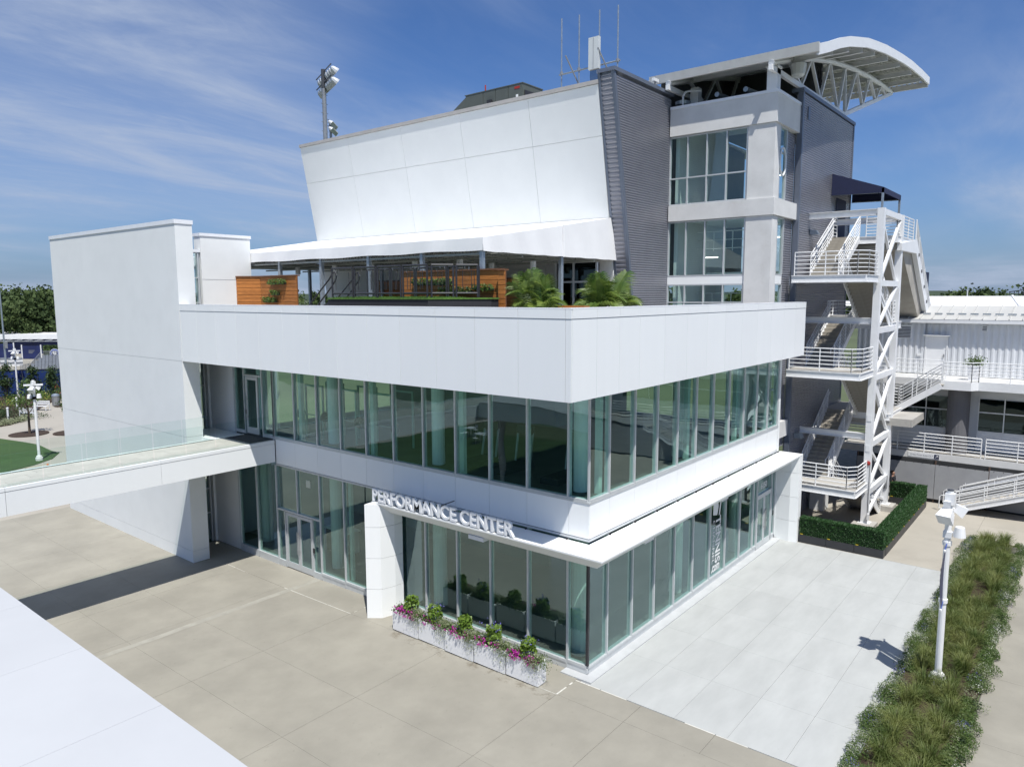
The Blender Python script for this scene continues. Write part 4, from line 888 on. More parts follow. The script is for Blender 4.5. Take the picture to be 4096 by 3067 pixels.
for y in [6.6 + k * 1.62 for k in range(14)]:            # open web joists
    mb = MB(); zt = lambda x: surf(x, 0) - .17; zb2 = lambda x: 13.08 + .012 * (x - ex)
    mb.bar((ex + .1, y, zt(ex + .1)), (wx - .05, y, zt(wx)), .07, .05); mb.bar((ex + .1, y, zb2(ex)), (wx - .05, y, zb2(wx)), .07, .05)
    xs_ = [ex + .15 + k * .55 for k in range(17)]
    for k, (a, b) in enumerate(zip(xs_, xs_[1:])): mb.bar((a, y, zt(a) if k % 2 else zb2(a)), (b, y, zb2(b) if k % 2 else zt(b)), .035, .035)
    mb.build('joist', 'truss', FC)
for x in (2.62, 5.0, 7.6, 10.2): MB().box(x - .03, 6.4, 13.0, x + .03, 28.1, 13.08).build('purlin', 'truss', FC)
for (x, y) in ((4.2, 9.0), (4.2, 11.6), (4.6, 14.9), (4.6, 17.6), (4.6, 20.6), (7.4, 7.7), (7.6, 10.2)): MB().tube([(x, y, 12.62), (x, y, 12.97)], .13, 10).build('pendant_speaker', 'tan' if 0 else 'interior_white', FC)

# ================================================================ ROOF TERRACE
TZ = 10.4
def leafy(n, box, size, mats=None, up=.3):
    """n small leaf quads spread through a box; returns V,F"""
    x0, y0, z0, x1, y1, z1 = box
    P = np.c_[nr.uniform(x0, x1, n), nr.uniform(y0, y1, n), nr.uniform(z0, z1, n)]
    return leaf_quads(P, size)
def leaf_quads(P, size, aspect=.55, normal_bias=None):
    n = len(P); a = nr.normal(size=(n, 3)); a /= np.linalg.norm(a, axis=1, keepdims=True); b = nr.normal(size=(n, 3)); b -= a * (a * b).sum(1, keepdims=True); b /= np.linalg.norm(b, axis=1, keepdims=True)
    s = size * nr.uniform(.6, 1.35, (n, 1)); a = a * s; b = b * s * aspect
    V = np.stack([P - a, P + b * .9 - a * .1, P + a, P - b * .9 - a * .1], 1).reshape(-1, 3); F = np.arange(4 * n).reshape(-1, 4); return V, F
def wood_wall(name, a, b, zt, label, group=None, pockets=(), ret=None, side=1):
    a = Vector((*a, 0)); b = Vector((*b, 0)); t = thing(name, (a.x, a.y, TZ), label, 'planter wall', group); d = (b - a); L_ = d.length; d.normalize(); nm = Vector((d.y, -d.x, 0)) * side
    n = 12; h = (zt - TZ - .06) / n; segs = [(a, b, d, nm)]
    if ret is not None: r = Vector((*ret, 0)); e = (r - b).normalized(); segs.append((b, r, e, Vector((e.y, -e.x, 0)) * side))
    for p, q, dd, nn in segs:
        for k in range(n):
            z0 = TZ + k * h; pp, qq = p + dd * .003, q - dd * .003
            MB().ext([(pp.x, pp.y, z0 + .008), (qq.x, qq.y, z0 + .008), (qq.x, qq.y, z0 + h - .008), (pp.x, pp.y, z0 + h - .008)], -nn * .035).build('plank', 'wood', t)
        c0, c1 = p + nn * .05, q + nn * .05
        MB().ext([(c0.x, c0.y, zt - .055), (c1.x, c1.y, zt - .055), (c1.x - nn.x * .26, c1.y - nn.y * .26, zt - .055), (c0.x - nn.x * .26, c0.y - nn.y * .26, zt - .055)], (0, 0, .055)).build('cap_board', 'wood_cap', t)
        i0, i1 = p - nn * .045, q - nn * .045
        MB().ext([(i0.x, i0.y, TZ), (i1.x, i1.y, TZ), (i1.x, i1.y, zt - .06), (i0.x, i0.y, zt - .06)], -nn * .04).build('backing', 'wood_cap', t)
    for s, z, w in pockets:
        c = a + d * s; x = [c + nm * .02, c + d * w + nm * .02]
        pk = MB().ext([(x[0].x, x[0].y, z - .06), (x[1].x, x[1].y, z - .06), (x[1].x, x[1].y, z + .06), (x[0].x, x[0].y, z + .06)], nm * .10).build('wall_pocket', 'black', t)
        P = np.array([tuple(c + d * rng.uniform(-.05, w + .05) + nm * rng.uniform(.05, .26) + Vector((0, 0, z + rng.uniform(-.06, .17)))) for _ in range(int(260 * w))])
        V, F = leaf_quads(P, .055, .35); np_mesh('pocket_plants', V, F, 'leaf_mid', pk)
        P = P[::3] + np.array([0, 0, .03]); V, F = leaf_quads(P, .05, .35); np_mesh('pocket_plants', V, F, 'leaf_lime', pk)
    return t
wood_wall('cedar_planter_wall', (2.25, 17.4), (2.25, 20.3), 12.49, 'orange cedar plank wall with leafy pockets beside the small stucco wall', pockets=((.75, 12.12, 1.2), (1.3, 11.62, .55), (1.55, 11.28, .95), (.6, 10.72, 1.2)), side=-1)
wood_wall('cedar_planter_wall', (2.25, 20.31), (1.6, 21.38), 12.49, 'short angled orange cedar plank wall touching the small stucco wall', side=-1)
wood_wall('cedar_planter_wall', (2.3, 5.25), (2.3, 10.4), 12.47, 'long orange cedar plank wall with leafy pockets behind the pipe railing', pockets=((2.3, 11.98, 2.1), (1.3, 11.65, 1.6), (.3, 11.75, .9), (.9, 11.0, 2.3)), side=-1)
wood_wall('cedar_planter_wall', (2.12, 4.93), (2.12, 5.24), 12.44, 'short orange cedar end box beside the left palm', side=-1, ret=None)
# bar area further back
wood_wall('cedar_bar_wall', (9.0, 9.0), (9.0, 19.5), 12.35, 'dark cedar plank bar wall deep under the fabric canopy', side=-1)
MB().box(10.5, 6.45, 10.4, 10.62, 9.6, 13.0).build('x', 'eifs') if 0 else None
tv = thing('wall_screen', (8.9, 13.2, 11.2), 'black television screen on the cedar bar wall under the canopy', 'screen'); MB().box(8.88, 12.6, 11.15, 8.96, 13.9, 11.85).build('panel', 'alu_dark', tv)
# terrace doors in the shade of the leaning wall
TD = thing('terrace_doors', (11.3, 7.5, 10.4), 'aluminium framed terrace doors in the shade under the leaning wall', 'door')
for y in (6.5, 7.75, 8.55, 8.75): bxp('mullion', 'alu', TD, 10.55, y - .04, 10.4, 10.66, y + .04, 13.0)
for a, b in ((6.54, 7.71), (7.79, 8.51)):
    bxp('glass_pane', 'dark_glass', TD, 10.6, a + .01, 12.18, 10.61, b - .01, 12.95); bxp('glass_pane', 'dark_glass', TD, 10.6, a + .01, 10.45, 10.61, b - .01, 12.08); bxp('transom', 'alu', TD, 10.56, a + .002, 12.09, 10.65, b - .002, 12.17)
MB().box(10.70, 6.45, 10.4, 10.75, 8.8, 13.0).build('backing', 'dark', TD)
# stage with turf and pipe railing
ST = thing('stage_platform', (1.2, 8.5, TZ), 'low stage skirted in black cloth with green turf on top', 'stage')
sx0, sx1, sy1 = -.05, 2.0, 12.05
sp = [(sx0, sy1), (sx0, 6.55), (1.6, 5.12), (sx1, 5.12), (sx1, sy1)]
MB().ext([(x, y, TZ) for x, y in sp], (0, 0, .98)).build('skirt', 'black', ST)
MB().ext([(x, y, 11.385) for x, y in ((sx0 - .03, sy1 + .03), (sx0 - .03, 6.54), (1.59, 5.08), (sx1, 5.08), (sx1, sy1 + .03))], (0, 0, .055)).build('turf', 'turf', ST)
V, F = blades(5000, lambda: (rng.uniform(sx0, sx1), rng.uniform(6.6, sy1)), .05, .016, .03, lambda x, y: 11.44)
o = np_mesh('turf_pile', V, F, 'turf', ST); o['kind'] = 'stuff'
def stage_rail(p, q, lab):
    p = Vector((*p, 11.44)); q = Vector((*q, 11.44)); t = thing('pipe_barrier', p, lab, 'barrier', 'black pipe barriers round the stage'); d = (q - p).normalized(); U = Vector((0, 0, 1))
    MB().tube([p + U * .02, p + U * 1.1], .035, 8).build('post', 'blackmetal', t); MB().tube([q + U * .02, q + U * 1.1], .035, 8).build('post', 'blackmetal', t)
    MB().tube([p + U * 1.12, q + U * 1.12], .035, 8).build('top_rail', 'blackmetal', t); MB().tube([p + U * .16, q + U * .16], .032, 8).build('bottom_rail', 'blackmetal', t)
    L_ = (q - p).length; a = p + d * .22; b = q - d * .22
    for c in (a, b): MB().tube([c + U * .3, c + U * .95], .012, 6).build('bracket', 'blackmetal', t)
    MB().ext([a + U * .3 + d * .04, b + U * .3 - d * .04, b + U * .98 - d * .04, a + U * .98 + d * .04], (.008, .004, 0)).build('clear_panel', 'vinyl', t)
    for k in range(2): c = a.lerp(b, .25 + .5 * k); MB().tube([c + U * .98, c + U * 1.1], .008, 5).build('tie', 'steel', t)
nms = ['leftmost', 'second from left', 'third from left', 'fourth from left']
pts = [(.05, 11.95), (.05, 10.6), (.05, 9.3), (.05, 7.95), (.05, 6.62)]
for k in range(4): stage_rail((pts[k][0], pts[k][1] - .06), (pts[k + 1][0], pts[k + 1][1] + .06), 'black pipe barrier with clear panel on the front of the stage, ' + nms[k])
stage_rail((.08, 6.5), (.62, 5.99), 'angled black pipe barrier at the front right corner of the stage'); stage_rail((.7, 5.92), (1.25, 5.43), 'angled black pipe barrier nearest the left palm')
for k, (a, b) in enumerate((((1.85, 11.95), (1.85, 10.6)), ((1.85, 10.5), (1.85, 9.2)), ((1.85, 9.1), (1.85, 7.5)), ((1.85, 7.4), (1.85, 5.9)))): stage_rail(a, b, 'black pipe barrier on the back edge of the stage, ' + nms[k])
ss = thing('stage_steps', (.9, 13.1, TZ), 'black steel steps with looped handrails climbing to the left of the stage', 'steps')
for y0 in (.35, 1.5):
    MB().tube([(y0, 14.50, TZ + .25), (y0, 12.50, TZ + 1.75), (y0, 12.25, TZ + 2.0), (y0, 12.10, TZ + 2.05), (y0, 12.00, TZ + 1.9), (y0, 12.10, TZ + 1.7), (y0, 12.40, TZ + 1.42), (y0, 14.20, TZ + .02)], .03, 8).build('handrail', 'blackmetal', ss)
    MB().bar((y0, 14.00, TZ + .1), (y0, 12.15, TZ + 1.0), .05, .16).build('stringer', 'blackmetal', ss)
for k in range(5): MB().box(.38, 13.75 - k * .36, TZ + .2 + k * .18, 1.47, 14.0 - k * .36, TZ + .24 + k * .18).build('step', 'blackmetal', ss)
# palms
def frond_mesh(L_, droop, nleaf=24, w=.026, ll=.46):
    V = []; F = []; pr = []
    for k in range(13):
        t = k / 12; pr.append(Vector((L_ * (t * (1 - .25 * droop * t)), 0, L_ * (1.05 * t - droop * t * t) * .8)))
    mb = MB(); mb.tube(pr, [.016 * (1 - .8 * k / 12) + .003 for k in range(13)], 5)
    V = list(mb.v); F = [f for f in mb.f]
    for k in range(nleaf):
        t = .22 + .77 * k / nleaf; i = min(int(t * 12), 11); p = pr[i].lerp(pr[i + 1], t * 12 - i); d = (pr[i + 1] - pr[i]).normalized()
        l_ = ll * (math.sin(math.pi * min(1, .2 + .8 * t)) * .75 + .3) * rng.uniform(.9, 1.1)
        for sgn in (-1, 1):
            side = Vector((0, sgn, 0)); up = d.cross(Vector((0, 1, 0))); up = up if up.z > 0 else -up
            dirv = (side * .75 + d * .55 + up * .35).normalized(); mid = p + dirv * l_ * .5; tip = p + (side * .8 + d * .65).normalized() * l_ - Vector((0, 0, .18 * l_ + rng.uniform(0, .04)))
            n0 = len(V); wv = d * w * .5
            V += [tuple(p - wv), tuple(p + wv), tuple(mid + wv), tuple(mid - wv), tuple(tip)]; F += [(n0, n0 + 1, n0 + 2, n0 + 3), (n0 + 3, n0 + 2, n0 + 4)]
    me = bpy.data.meshes.new('frond'); me.from_pydata(V, [], F); me.materials.append(M['palm']); return me
fr_m = [frond_mesh(1.0, d_, 24) for d_ in (.35, .6, .85, 1.1, 1.35)]
def palm(x, y, h, n, lab, seed, z=TZ, potr=.32):
    r_ = random.Random(seed); t = thing('areca_palm', (x, y, z), lab, 'palm', None)
    MB().lathe((x, y, z), [(potr * .75, .01), (potr, .5), (potr * .92, .5), (potr * .9, .44), (.01, .44)], 16).build('pot', 'planter_dark', t)
    for k in range(n):
        me = fr_m[min(4, int(r_.random() * 5))]; o = bpy.data.objects.new('frond', me); COL.objects.link(o); o.parent = t; a = 6.283 * k / n * 2.38 + r_.uniform(-.3, .3)
        s = h * r_.uniform(.65, 1.1); lean = r_.uniform(-.95, -.2) if k % 2 else r_.uniform(-1.3, -.8)
        o.location = (r_.uniform(-.1, .1), r_.uniform(-.1, .1), .42); o.rotation_euler = (r_.uniform(-.25, .25), lean + (.0), a); o.scale = (s, s, s)
    for k in range(7):
        a = k * .9; MB().tube([(x + .08 * math.cos(a), y + .08 * math.sin(a), z + .4), (x + .2 * math.cos(a), y + .2 * math.sin(a), z + .95)], [.028, .014], 6).build('stem', 'palm_stem', t)
    return t
palm(1.85, 3.55, 1.45, 28, 'tall feathery green palm beside the right end of the cedar wall', 3); palm(1.7, 2.85, 1.15, 20, 'lower feathery palm spreading right of the tall one by the cedar wall', 5)
palm(2.9, 1.45, 1.45, 28, 'full feathery green palm in front of the terrace doors', 9); palm(4.1, 1.4, 1.2, 20, 'feathery palm against the foot of the dark ribbed fin', 12)
pb = thing('cedar_planter_box', (2.2, 1.9, TZ), 'small slanted cedar box at the foot of the right palms', 'planter box')
for k in range(3): bxp('plank', 'wood', pb, 1.75, 1.2, TZ + .02 + k * .26, 1.79, 2.4, TZ + .26 + k * .26)
tow = thing('stacked_towels', (6.5, 6.8, TZ), 'stack of pale blue folded covers behind the left palms', 'stack'); [bxp('cover', mat('pale_blue_cloth', (.36, .42, .50), .8, .1, 4) if 'pbc' not in M else M['pbc'], tow, 6.2, 6.5, TZ + .3 + k * .09, 6.9, 7.3, TZ + .38 + k * .09) for k in range(9)]

# ================================================================ STAIR TOWER
TW = thing('stair_tower', (22.5, -1.5, 0), 'white steel outdoor stair tower with braced columns beside the grey ribbed wall', 'stair tower')
fx = (20.4, 24.6); fy = -3.05
for x in fx:
    MB().bar((x, fy, .3), (x, fy, 15.55), .34, .3, (0, 1, 0)).build('column', 'white_paint', TW)
    MB().box(x - .27, fy - .27, .302, x + .27, fy + .27, .34).build('base_plate', 'white_paint', TW); MB().box(x - .5, fy - .5, 0, x + .5, fy + .5, .298).build('footing', 'raw_conc', TW)
    for z in (15.38, 10.25, 4.62): MB().ibeam((x, fy + .18, z), (x, .26, z), .22, .3).build('tie_beam', 'white_paint', TW)
lev = [1.81, 4.21, 7.5, 9.78, 12.05, 15.4]
for z in lev: MB().bar((fx[0] + .18, fy, z), (fx[1] - .18, fy, z), .2, .28).build('cross_beam', 'white_paint', TW)
for a, b in zip([.45] + lev, lev):
    if a == .45: a = .5
    p = (fx[0] + .17, fy - .02, a + .12); q = (fx[1] - .17, fy - .02, b - .12)
    mid = ((p[0] + q[0]) / 2, fy - .02, (p[2] + q[2]) / 2)
    MB().bar(p, q, .14, .14, (0, 1, 0)).build('brace', 'white_paint', TW)
    for e in ((p[0], fy + .06, q[2]), (q[0], fy + .06, p[2])): MB().bar((mid[0], fy + .06, mid[2]), e, .12, .12, (0, 1, 0)).build('brace', 'white_paint', TW)
YA0, YA1, YB0, YB1 = -1.32, .0, -2.98, -1.55
LZ = [2.4, 7.95, 12.42]; FZ = [0, 5.25, 10.1, 14.5]
def landing(x0, x1, y0, y1, z, m_='raw_conc', th=.06, fas=.34):
    l_ = MB().box(x0, y0, z - th, x1, y1, z).build('landing', m_, TW)
    for a, b in (((x0, y0), (x1, y0)), ((x0, y0), (x0, y1)), ((x1, y0), (x1, y1))):
        MB().ibeam((a[0], a[1], z - fas / 2 - .01), (b[0], b[1], z - fas / 2 - .01), .12, fas, .03).build('edge_channel', 'white_paint', l_)
    return l_
step_me = {}
def flight(x0, z0, x1, z1, y0, y1, railL=True, tname='flight'):
    n = max(6, round(abs(z1 - z0) / .172)); fl = MB()
    up = 1 if z1 > z0 else -1
    for y in (y0, y1): fl.bar((x0, y, z0 - .10), (x1, y, z1 - .10), .05, .3, (0, 0, 1))
    f = fl.build('flight', 'white_paint', TW)
    key = (round(abs(x1 - x0) / n, 3), round(abs(z1 - z0) / n, 3), round(y1 - y0, 2), x1 > x0)
    dx = (x1 - x0) / n; dz = (z1 - z0) / n
    if key not in step_me:
        e = dx * 1.08; me = bpy.data.meshes.new('tread'); mb = MB().box(0, .03, dz - .05, e, y1 - y0 - .03, dz).box(.0, .03, -.02, .03 * (1 if dx > 0 else -1), y1 - y0 - .03, dz - .052); me.from_pydata(mb.v, [], mb.f); me.materials.append(M['tread']); step_me[key] = me
    for k in range(n):
        o = bpy.data.objects.new('tread', step_me[key]); COL.objects.link(o); o.parent = f; o.location = Vector((x0 + dx * k, y0, z0 + dz * k)) - LOC[TW.name]
    for y in (y0, y1):
        P = [Vector((x0 + (x1 - x0) * t, y, z0 + (z1 - z0) * t + .05)) for t in (0, 1)]
        mb = rails(P, 6, 1.02, .02, 1.1); U = Vector((0, 0, 1)); d = (P[1] - P[0]).normalized(); sd = Vector((0, .09 if y == y0 else -.09, 0))
        mb.tube([P[0] + U * .62 - Vector((.3, 0, 0)) * (1 if x1 > x0 else -1) + sd, P[0] + U * .9 - Vector((.25, 0, 0)) * (1 if x1 > x0 else -1) + sd, P[0] + U * .9 + sd, P[1] + U * .9 + sd], .02, 6)
        mb.build('railing', 'white_paint', TW)
for i, z in enumerate(LZ):
    x0 = (18.0, 17.75, 17.95)[i]
    landing(x0, 20.15, -3.1, .2, z)
    rails([(20.1, -3.06, z), (x0 + .5, -3.06, z), (x0 + .05, -2.7, z), (x0 + .05, .1, z)], 6, 1.07).build('railing', 'white_paint', TW)
# lanes: A against the wall climbs away from the camera, B climbs towards it
flight(24.0, 0.0, 20.1, LZ[0], YB0, YB1); flight(20.1, LZ[0], 24.3, FZ[1], YA0, YA1)
flight(24.2, FZ[1], 20.1, LZ[1], YB0, YB1); flight(20.1, LZ[1], 23.8, FZ[2], YA0, YA1)
flight(23.7, FZ[2], 20.1, LZ[2], YB0, YB1); flight(20.1, LZ[2], 23.7, FZ[3], YA0, YA1)
for z, x1 in ((FZ[1], 27.6), (FZ[2], 25.8), (FZ[3], 28.0)): landing(23.8 if z > 6 else 24.3, x1, -3.1, .2, z, th=.2, fas=.36)
rails([(23.85, -1.6, FZ[3]), (23.85, -3.05, FZ[3]), (27.95, -3.05, FZ[3])], 7, 1.07).build('railing', 'white_paint', TW)
rails([(23.75, .05, FZ[3]), (24.6, .05, FZ[3])], 6, 1.07).build('railing', 'white_paint', TW)
rails([(23.8, -1.45, FZ[2]), (25.7, -1.45, FZ[2])], 6, 1.07).build('railing', 'white_paint', TW); rails([(23.75, .1, FZ[2]), (25.7, .1, FZ[2]), (25.75, -3.0, FZ[2]), (24.0, -3.05, FZ[2])], 6, 1.07).build('railing', 'white_paint', TW)
rails([(24.4, -1.45, FZ[1]), (25.6, -1.45, FZ[1])], 6, 1.07).build('railing', 'white_paint', TW)
for z in (FZ[1] - .62, ): MB().box(24.35, -4.2, z, 27.65, .2, z + .4).build('platform_slab', 'raw_conc', TW)
# fire bell, conduit, signs
MB().lathe((0, 0, 0), [(.1, 0), (.11, .05), (.03, .08)], 12).tf(Matrix.Translation((20.23, -3.12, 3.35)) @ Matrix.Rotation(R(-90), 4, 'Y')).build('fire_bell', 'red', TW)
MB().tube([(20.22, -3.2, .5), (20.22, -3.2, 3.3)], .018, 6).build('conduit', 'steel', TW); bxp('junction_box', 'white_paint', TW, 20.1, -3.3, .55, 20.22, -3.2, .85)
for z in (3.9, 5.4): bxp('splice_plate', 'white_paint', TW, 20.21, -3.15, z, 20.228, -2.95, z + .32)
MB().tube([(24.45, -3.1, 1.9), (24.45, -3.1, 1.2)], .09, 10).build('standpipe', 'steel', TW)
# concrete stair descending away behind the suites
CS = thing('concrete_stair', (29, -2.2, 10.5), 'pale concrete stair sloping down behind the suites from the top landing', 'staircase')
n = 22
MB().ext([(x, -3.0, z) for x, z in ((27.0, 14.1), (28.1, 14.3), (36.3, 7.4), (36.3, 6.6), (31.1, 10.1), (25.6, 13.8), (24.2, 13.8), (24.2, 14.1))], (0, 3.2, 0)).build('sloping_slab', mat('stained_concrete_soffit', (.36, .34, .30), .85, .12, .8, 7, bump=.1, stain=(.6, .5, (.26, .2, .16), .55, .75)), CS)
MB().ext([(x, -3.26, z) for x, z in ((24.2, 14.12), (28.0, 14.48), (36.3, 7.6), (36.3, 6.95), (28.0, 13.75), (24.2, 13.75))], (0, .24, 0)).build('stringer', 'white_paint', CS)
rails([(27.9, -3.2, 14.5), (36.2, -3.2, 7.7)], 7, 1.07, .022, 1.3).build('railing', 'white_paint', CS)
for k in range(7): bxp('rail_bracket', 'flood_dark', CS, 28.6 + k * 1.05, -3.3, 13.6 - k * .87, 28.72 + k * 1.05, -3.255, 13.78 - k * .87)
bk = thing('dark_monolith', (60, 7.2, 0), 'plain dark tower block rising beyond the concrete stair', 'tower')
# navy awning
AW = thing('navy_awning', (26, -.8, 16.5), 'navy blue fabric awning on two posts over the top stair landing', 'awning')
a0, a1 = 24.0, 28.1
MB().add([(a0, GY - .04, 17.9), (a1, GY - .04, 17.9), (a1, -2.3, 16.98), (a0, -2.3, 16.98), (a0, -2.3, 16.7), (a1, -2.3, 16.7), (a0, GY - .04, 16.76), (a1, GY - .04, 16.76)], [(0, 3, 2, 1), (3, 4, 5, 2), (0, 6, 4, 3), (1, 2, 5, 7)]).build('fabric', 'navy', AW)
for x in (a0 + .05, a1 - .05):
    MB().bar((x, -2.25, 14.5), (x, -2.25, 16.95), .1, .1, (0, 1, 0)).build('post', 'galv', AW); MB().bar((x, -2.25, 16.72), (x, GY - .05, 16.78), .05, .05).build('frame_tube', 'galv', AW); MB().bar((x, -2.2, 16.9), (x, GY - .05, 17.8), .04, .04).build('frame_tube', 'galv', AW)
# utility box and pallets under the stair
ub = thing('utility_cabinet', (22.9, -.3, 0), 'white utility cabinet standing in the shade below the first landing', 'cabinet')
MB().box(22.1, -.62, .02, 23.0, .1, .98).build('cabinet_body', 'white_paint', ub); MB().tube([(22.4, -.2, .985), (22.4, -.2, 1.6)], .03, 6).build('conduit', 'steel', ub); MB().box(22.05, -.66, .985, 23.05, .14, 1.03).build('lid', 'white_paint', ub)
for k, (x, y) in enumerate(((19.4, -3.4), (20.0, -3.9))):
    if k == 0: tag(MB().ext([(19.0, -3.6, .012), (19.9, -3.5, .012), (19.8, -2.7, .012), (19.1, -2.8, .012)], (0, 0, .03)).build('plywood_sheet', 'tan', origin=(19.4, -3.1, 0)), 'pale plywood sheet lying on the ground behind the front hedge', 'board')

# ================================================================ SUITES ON THE RIGHT
SU = thing('suite_building', (31, -8, 0), 'white ribbed metal suite building with balconies facing the stair tower', 'building')
def vcorr(x, y0, y1, z0, z1, pitch=.32, depth=.035):
    mb = MB(); y = y0; ys = []
    while y < y1: ys += [(y, 0), (y + pitch * .2, depth), (y + pitch * .5, depth), (y + pitch * .7, 0)]; y += pitch
    for y, d in ys:
        y = min(y, y1)
        for z in (z0, z1): mb.v.append((x - d, y, z))
    for i in range(len(ys) - 1): mb.f.append((2 * i, 2 * i + 1, 2 * i + 3, 2 * i + 2))
    return mb
SX = 31.0
vcorr(SX, -22, -4.68, 6.85, 10.0).build('ribbed_siding', 'suite', SU); vcorr(SX, -3.45, .25, 6.85, 10.0).build('ribbed_siding', 'suite', SU); vcorr(SX, -4.7, -3.45, 9.12, 10.0).build('ribbed_siding', 'suite', SU)
MB().box(SX + .06, -22, 6.8, SX + .3, .25, 10.0).build('wall_core', 'suite', SU)
dr = MB().box(SX - .01, -4.58, 6.88, SX + .05, -3.57, 9.02).build('door', 'white_paint', SU); MB().tube([(SX - .06, -4.48, 7.85), (SX - .06, -4.48, 8.05)], .03, 8).build('handle', 'steel', dr)
for (y0, y1, z0, z1) in ((-4.66, -4.585, 6.86, 9.1), (-3.565, -3.47, 6.86, 9.1), (-4.584, -3.566, 9.03, 9.1)): bxp('door_frame', 'white_paint', SU, SX - .05, y0, z0, SX + .06, y1, z1)
bxp('door_hood', 'white_paint', SU, SX - .25, -4.75, 9.11, SX - .04, -3.4, 9.15)
vt = bxp('vent_louvre', 'white_paint', SU, SX - .06, -2.75, 8.9, SX - .036, -1.95, 9.7)
for k in range(8): bxp('blade', 'alu_dark', vt, SX - .075, -2.69, 8.96 + k * .085, SX - .062, -2.01, 8.995 + k * .085)
vt = bxp('vent_louvre', 'white_paint', SU, SX - .06, -6.55, 9.42, SX - .036, -6.25, 9.75)
for k in range(3): bxp('blade', 'alu_dark', vt, SX - .075, -6.51, 9.47 + k * .09, SX - .062, -6.29, 9.51 + k * .09)
bxp('wall_box', 'white_paint', SU, SX - .1, -3.3, 7.9, SX - .037, -3.1, 8.05)
bxp('eave_trim', 'white_paint', SU, SX - .45, -22, 9.86, SX - .2, .25, 10.06); bxp('eave_soffit', 'white_paint', SU, SX - .42, -22, 9.95, SX + .06, .25, 9.99)
# standing seam roof
mb = MB()
def rp(x, y): return (x, y, 10.07 + (x - SX + .45) * .24)
mb.quad(rp(SX - .46, -22), rp(SX + 2.7, -22), rp(SX + 2.7, .25), rp(SX - .46, .25)); mb.v += []
mb.quad(rp(SX + 2.7, -22), (SX + 6.5, -22, 10.3), (SX + 6.5, .25, 10.3), rp(SX + 2.7, .25))
mb.build('roof', 'roofmetal', SU)
y = -21.8
while y < .2:
    a, b = rp(SX - .46, y), rp(SX + 2.7, y)
    MB().bar((a[0], a[1], a[2] + .03), (b[0], b[1], b[2] + .03), .035, .07).build('roof_seam', 'roofmetal', SU); y += .62
for k in range(20): bxp('snow_guard', 'galv', SU, SX + .45, -12 + k * .6, 10.3 + .04, SX + .5, -11.6 + k * .6, 10.42)
MB().add([(SX + 5, -30, 10.75), (SX + 5, 3, 10.75), (SX + 11, 3, 11.38), (SX + 11, -30, 11.38)], [(0, 1, 2, 3)]).build('rear_roof', 'fabric', SU)
for y in (-6.7, -16.5): MB().bar((SX + 5, y - .9, 10.78), (SX + 11, y, 11.42), .12, .08).build('roof_ridge', 'white_paint', SU)
# upper deck
ud = MB().ext([(28.0, -22, 6.42), (28.0, -6.55, 6.42), (27.55, -6.3, 6.42), (27.55, -4.9, 6.42), (28.4, -4.85, 6.42), (28.4, .2, 6.42), (31, .2, 6.42), (31, -22, 6.42)], (0, 0, .38)).build('upper_deck', 'conc_wall', SU)
for a, b in (((27.97, -22), (27.97, -6.55)), ((27.5, -6.3), (27.5, -4.9)), ((27.97, -6.6), (27.5, -6.3))): MB().bar((*a, 6.6), (*b, 6.6), .05, .44).build('edge_channel', 'white_paint', SU)
rails([(28.05, -22, 6.8), (28.05, -6.6, 6.8), (27.6, -6.32, 6.8), (27.6, -5.0, 6.8)], 6, 1.07, .024, 1.35).build('railing', 'white_paint', SU)
rails([(28.45, -4.85, 6.8), (28.45, .1, 6.8)], 5, 1.07, .024, 1.4).build('railing', 'white_paint', SU)
# side stair from the platform up to the deck
for x in (27.1, 28.35): MB().bar((x, -2.9, 5.14), (x, -5.0, 6.62), .06, .34).build('side_stair_stringer', 'white_paint', SU)
for k in range(9): bxp('tread', 'tread', SU, 27.14, -3.1 - k * .215, 5.3 + k * .165, 28.31, -3.36 - k * .215, 5.35 + k * .165)
for x in (27.1, 28.35): rails([(x, -2.5, 5.3), (x, -2.95, 5.3), (x, -5.0, 6.8)], 6, 1.02, .022, 1.0).build('railing', 'white_paint', SU)
# lower storey
lx = 30.0
MB().box(lx + .02, -22, 2.75, lx + .2, -1.0, 6.4).build('storefront_wall', 'suite', SU)
pc = [-1.0, -2.6, -3.9, -5.05]; pc2 = [-6.5, -7.7, -8.95, -10.4, -12.2, -14, -16]
for cuts in (pc, pc2):
    for a, b in zip(cuts, cuts[1:]):
        bxp('glass_pane', 'dark_glass', SU, lx - .03, b + .03, 3.92, lx - .02, a - .03, 4.92); bxp('glass_pane', 'dark_glass', SU, lx - .03, b + .03, 5.0, lx - .02, a - .03, 5.7)
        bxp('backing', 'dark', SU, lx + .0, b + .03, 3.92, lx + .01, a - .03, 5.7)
        bxp('lower_panel', 'white_paint', SU, lx - .02, b + .02, 2.78, lx + .015, a - .02, 3.84); bxp('transom', 'white_paint', SU, lx - .05, b + .03, 4.93, lx, a - .03, 4.99); bxp('transom', 'white_paint', SU, lx - .05, b + .03, 3.85, lx, a - .03, 3.91)
    for y in cuts: bxp('mullion', 'white_paint', SU, lx - .06, y - .025, 2.78, lx + .014, y + .025, 5.8)
MB().tube([(28.95, -5.65, 2.76), (28.95, -5.65, 6.40)], .55, 20).build('round_column', mat('grey_column', (.13, .13, .14), .7, .05, 1), SU)
MB().box(27.85, -22, 2.4, 30.1, .1, 2.72).build('lower_deck', 'raw_conc', SU); bxp('deck_edge', 'conc_wall', SU, 27.80, -22, 2.38, 27.848, .1, 2.74)
for a, b in ((-.2, -6.95), (-7.15, -20)): rails([(27.95, a, 2.72), (27.95, b, 2.72)], 6, 1.07, .024, 1.45).build('railing', 'white_paint', SU)
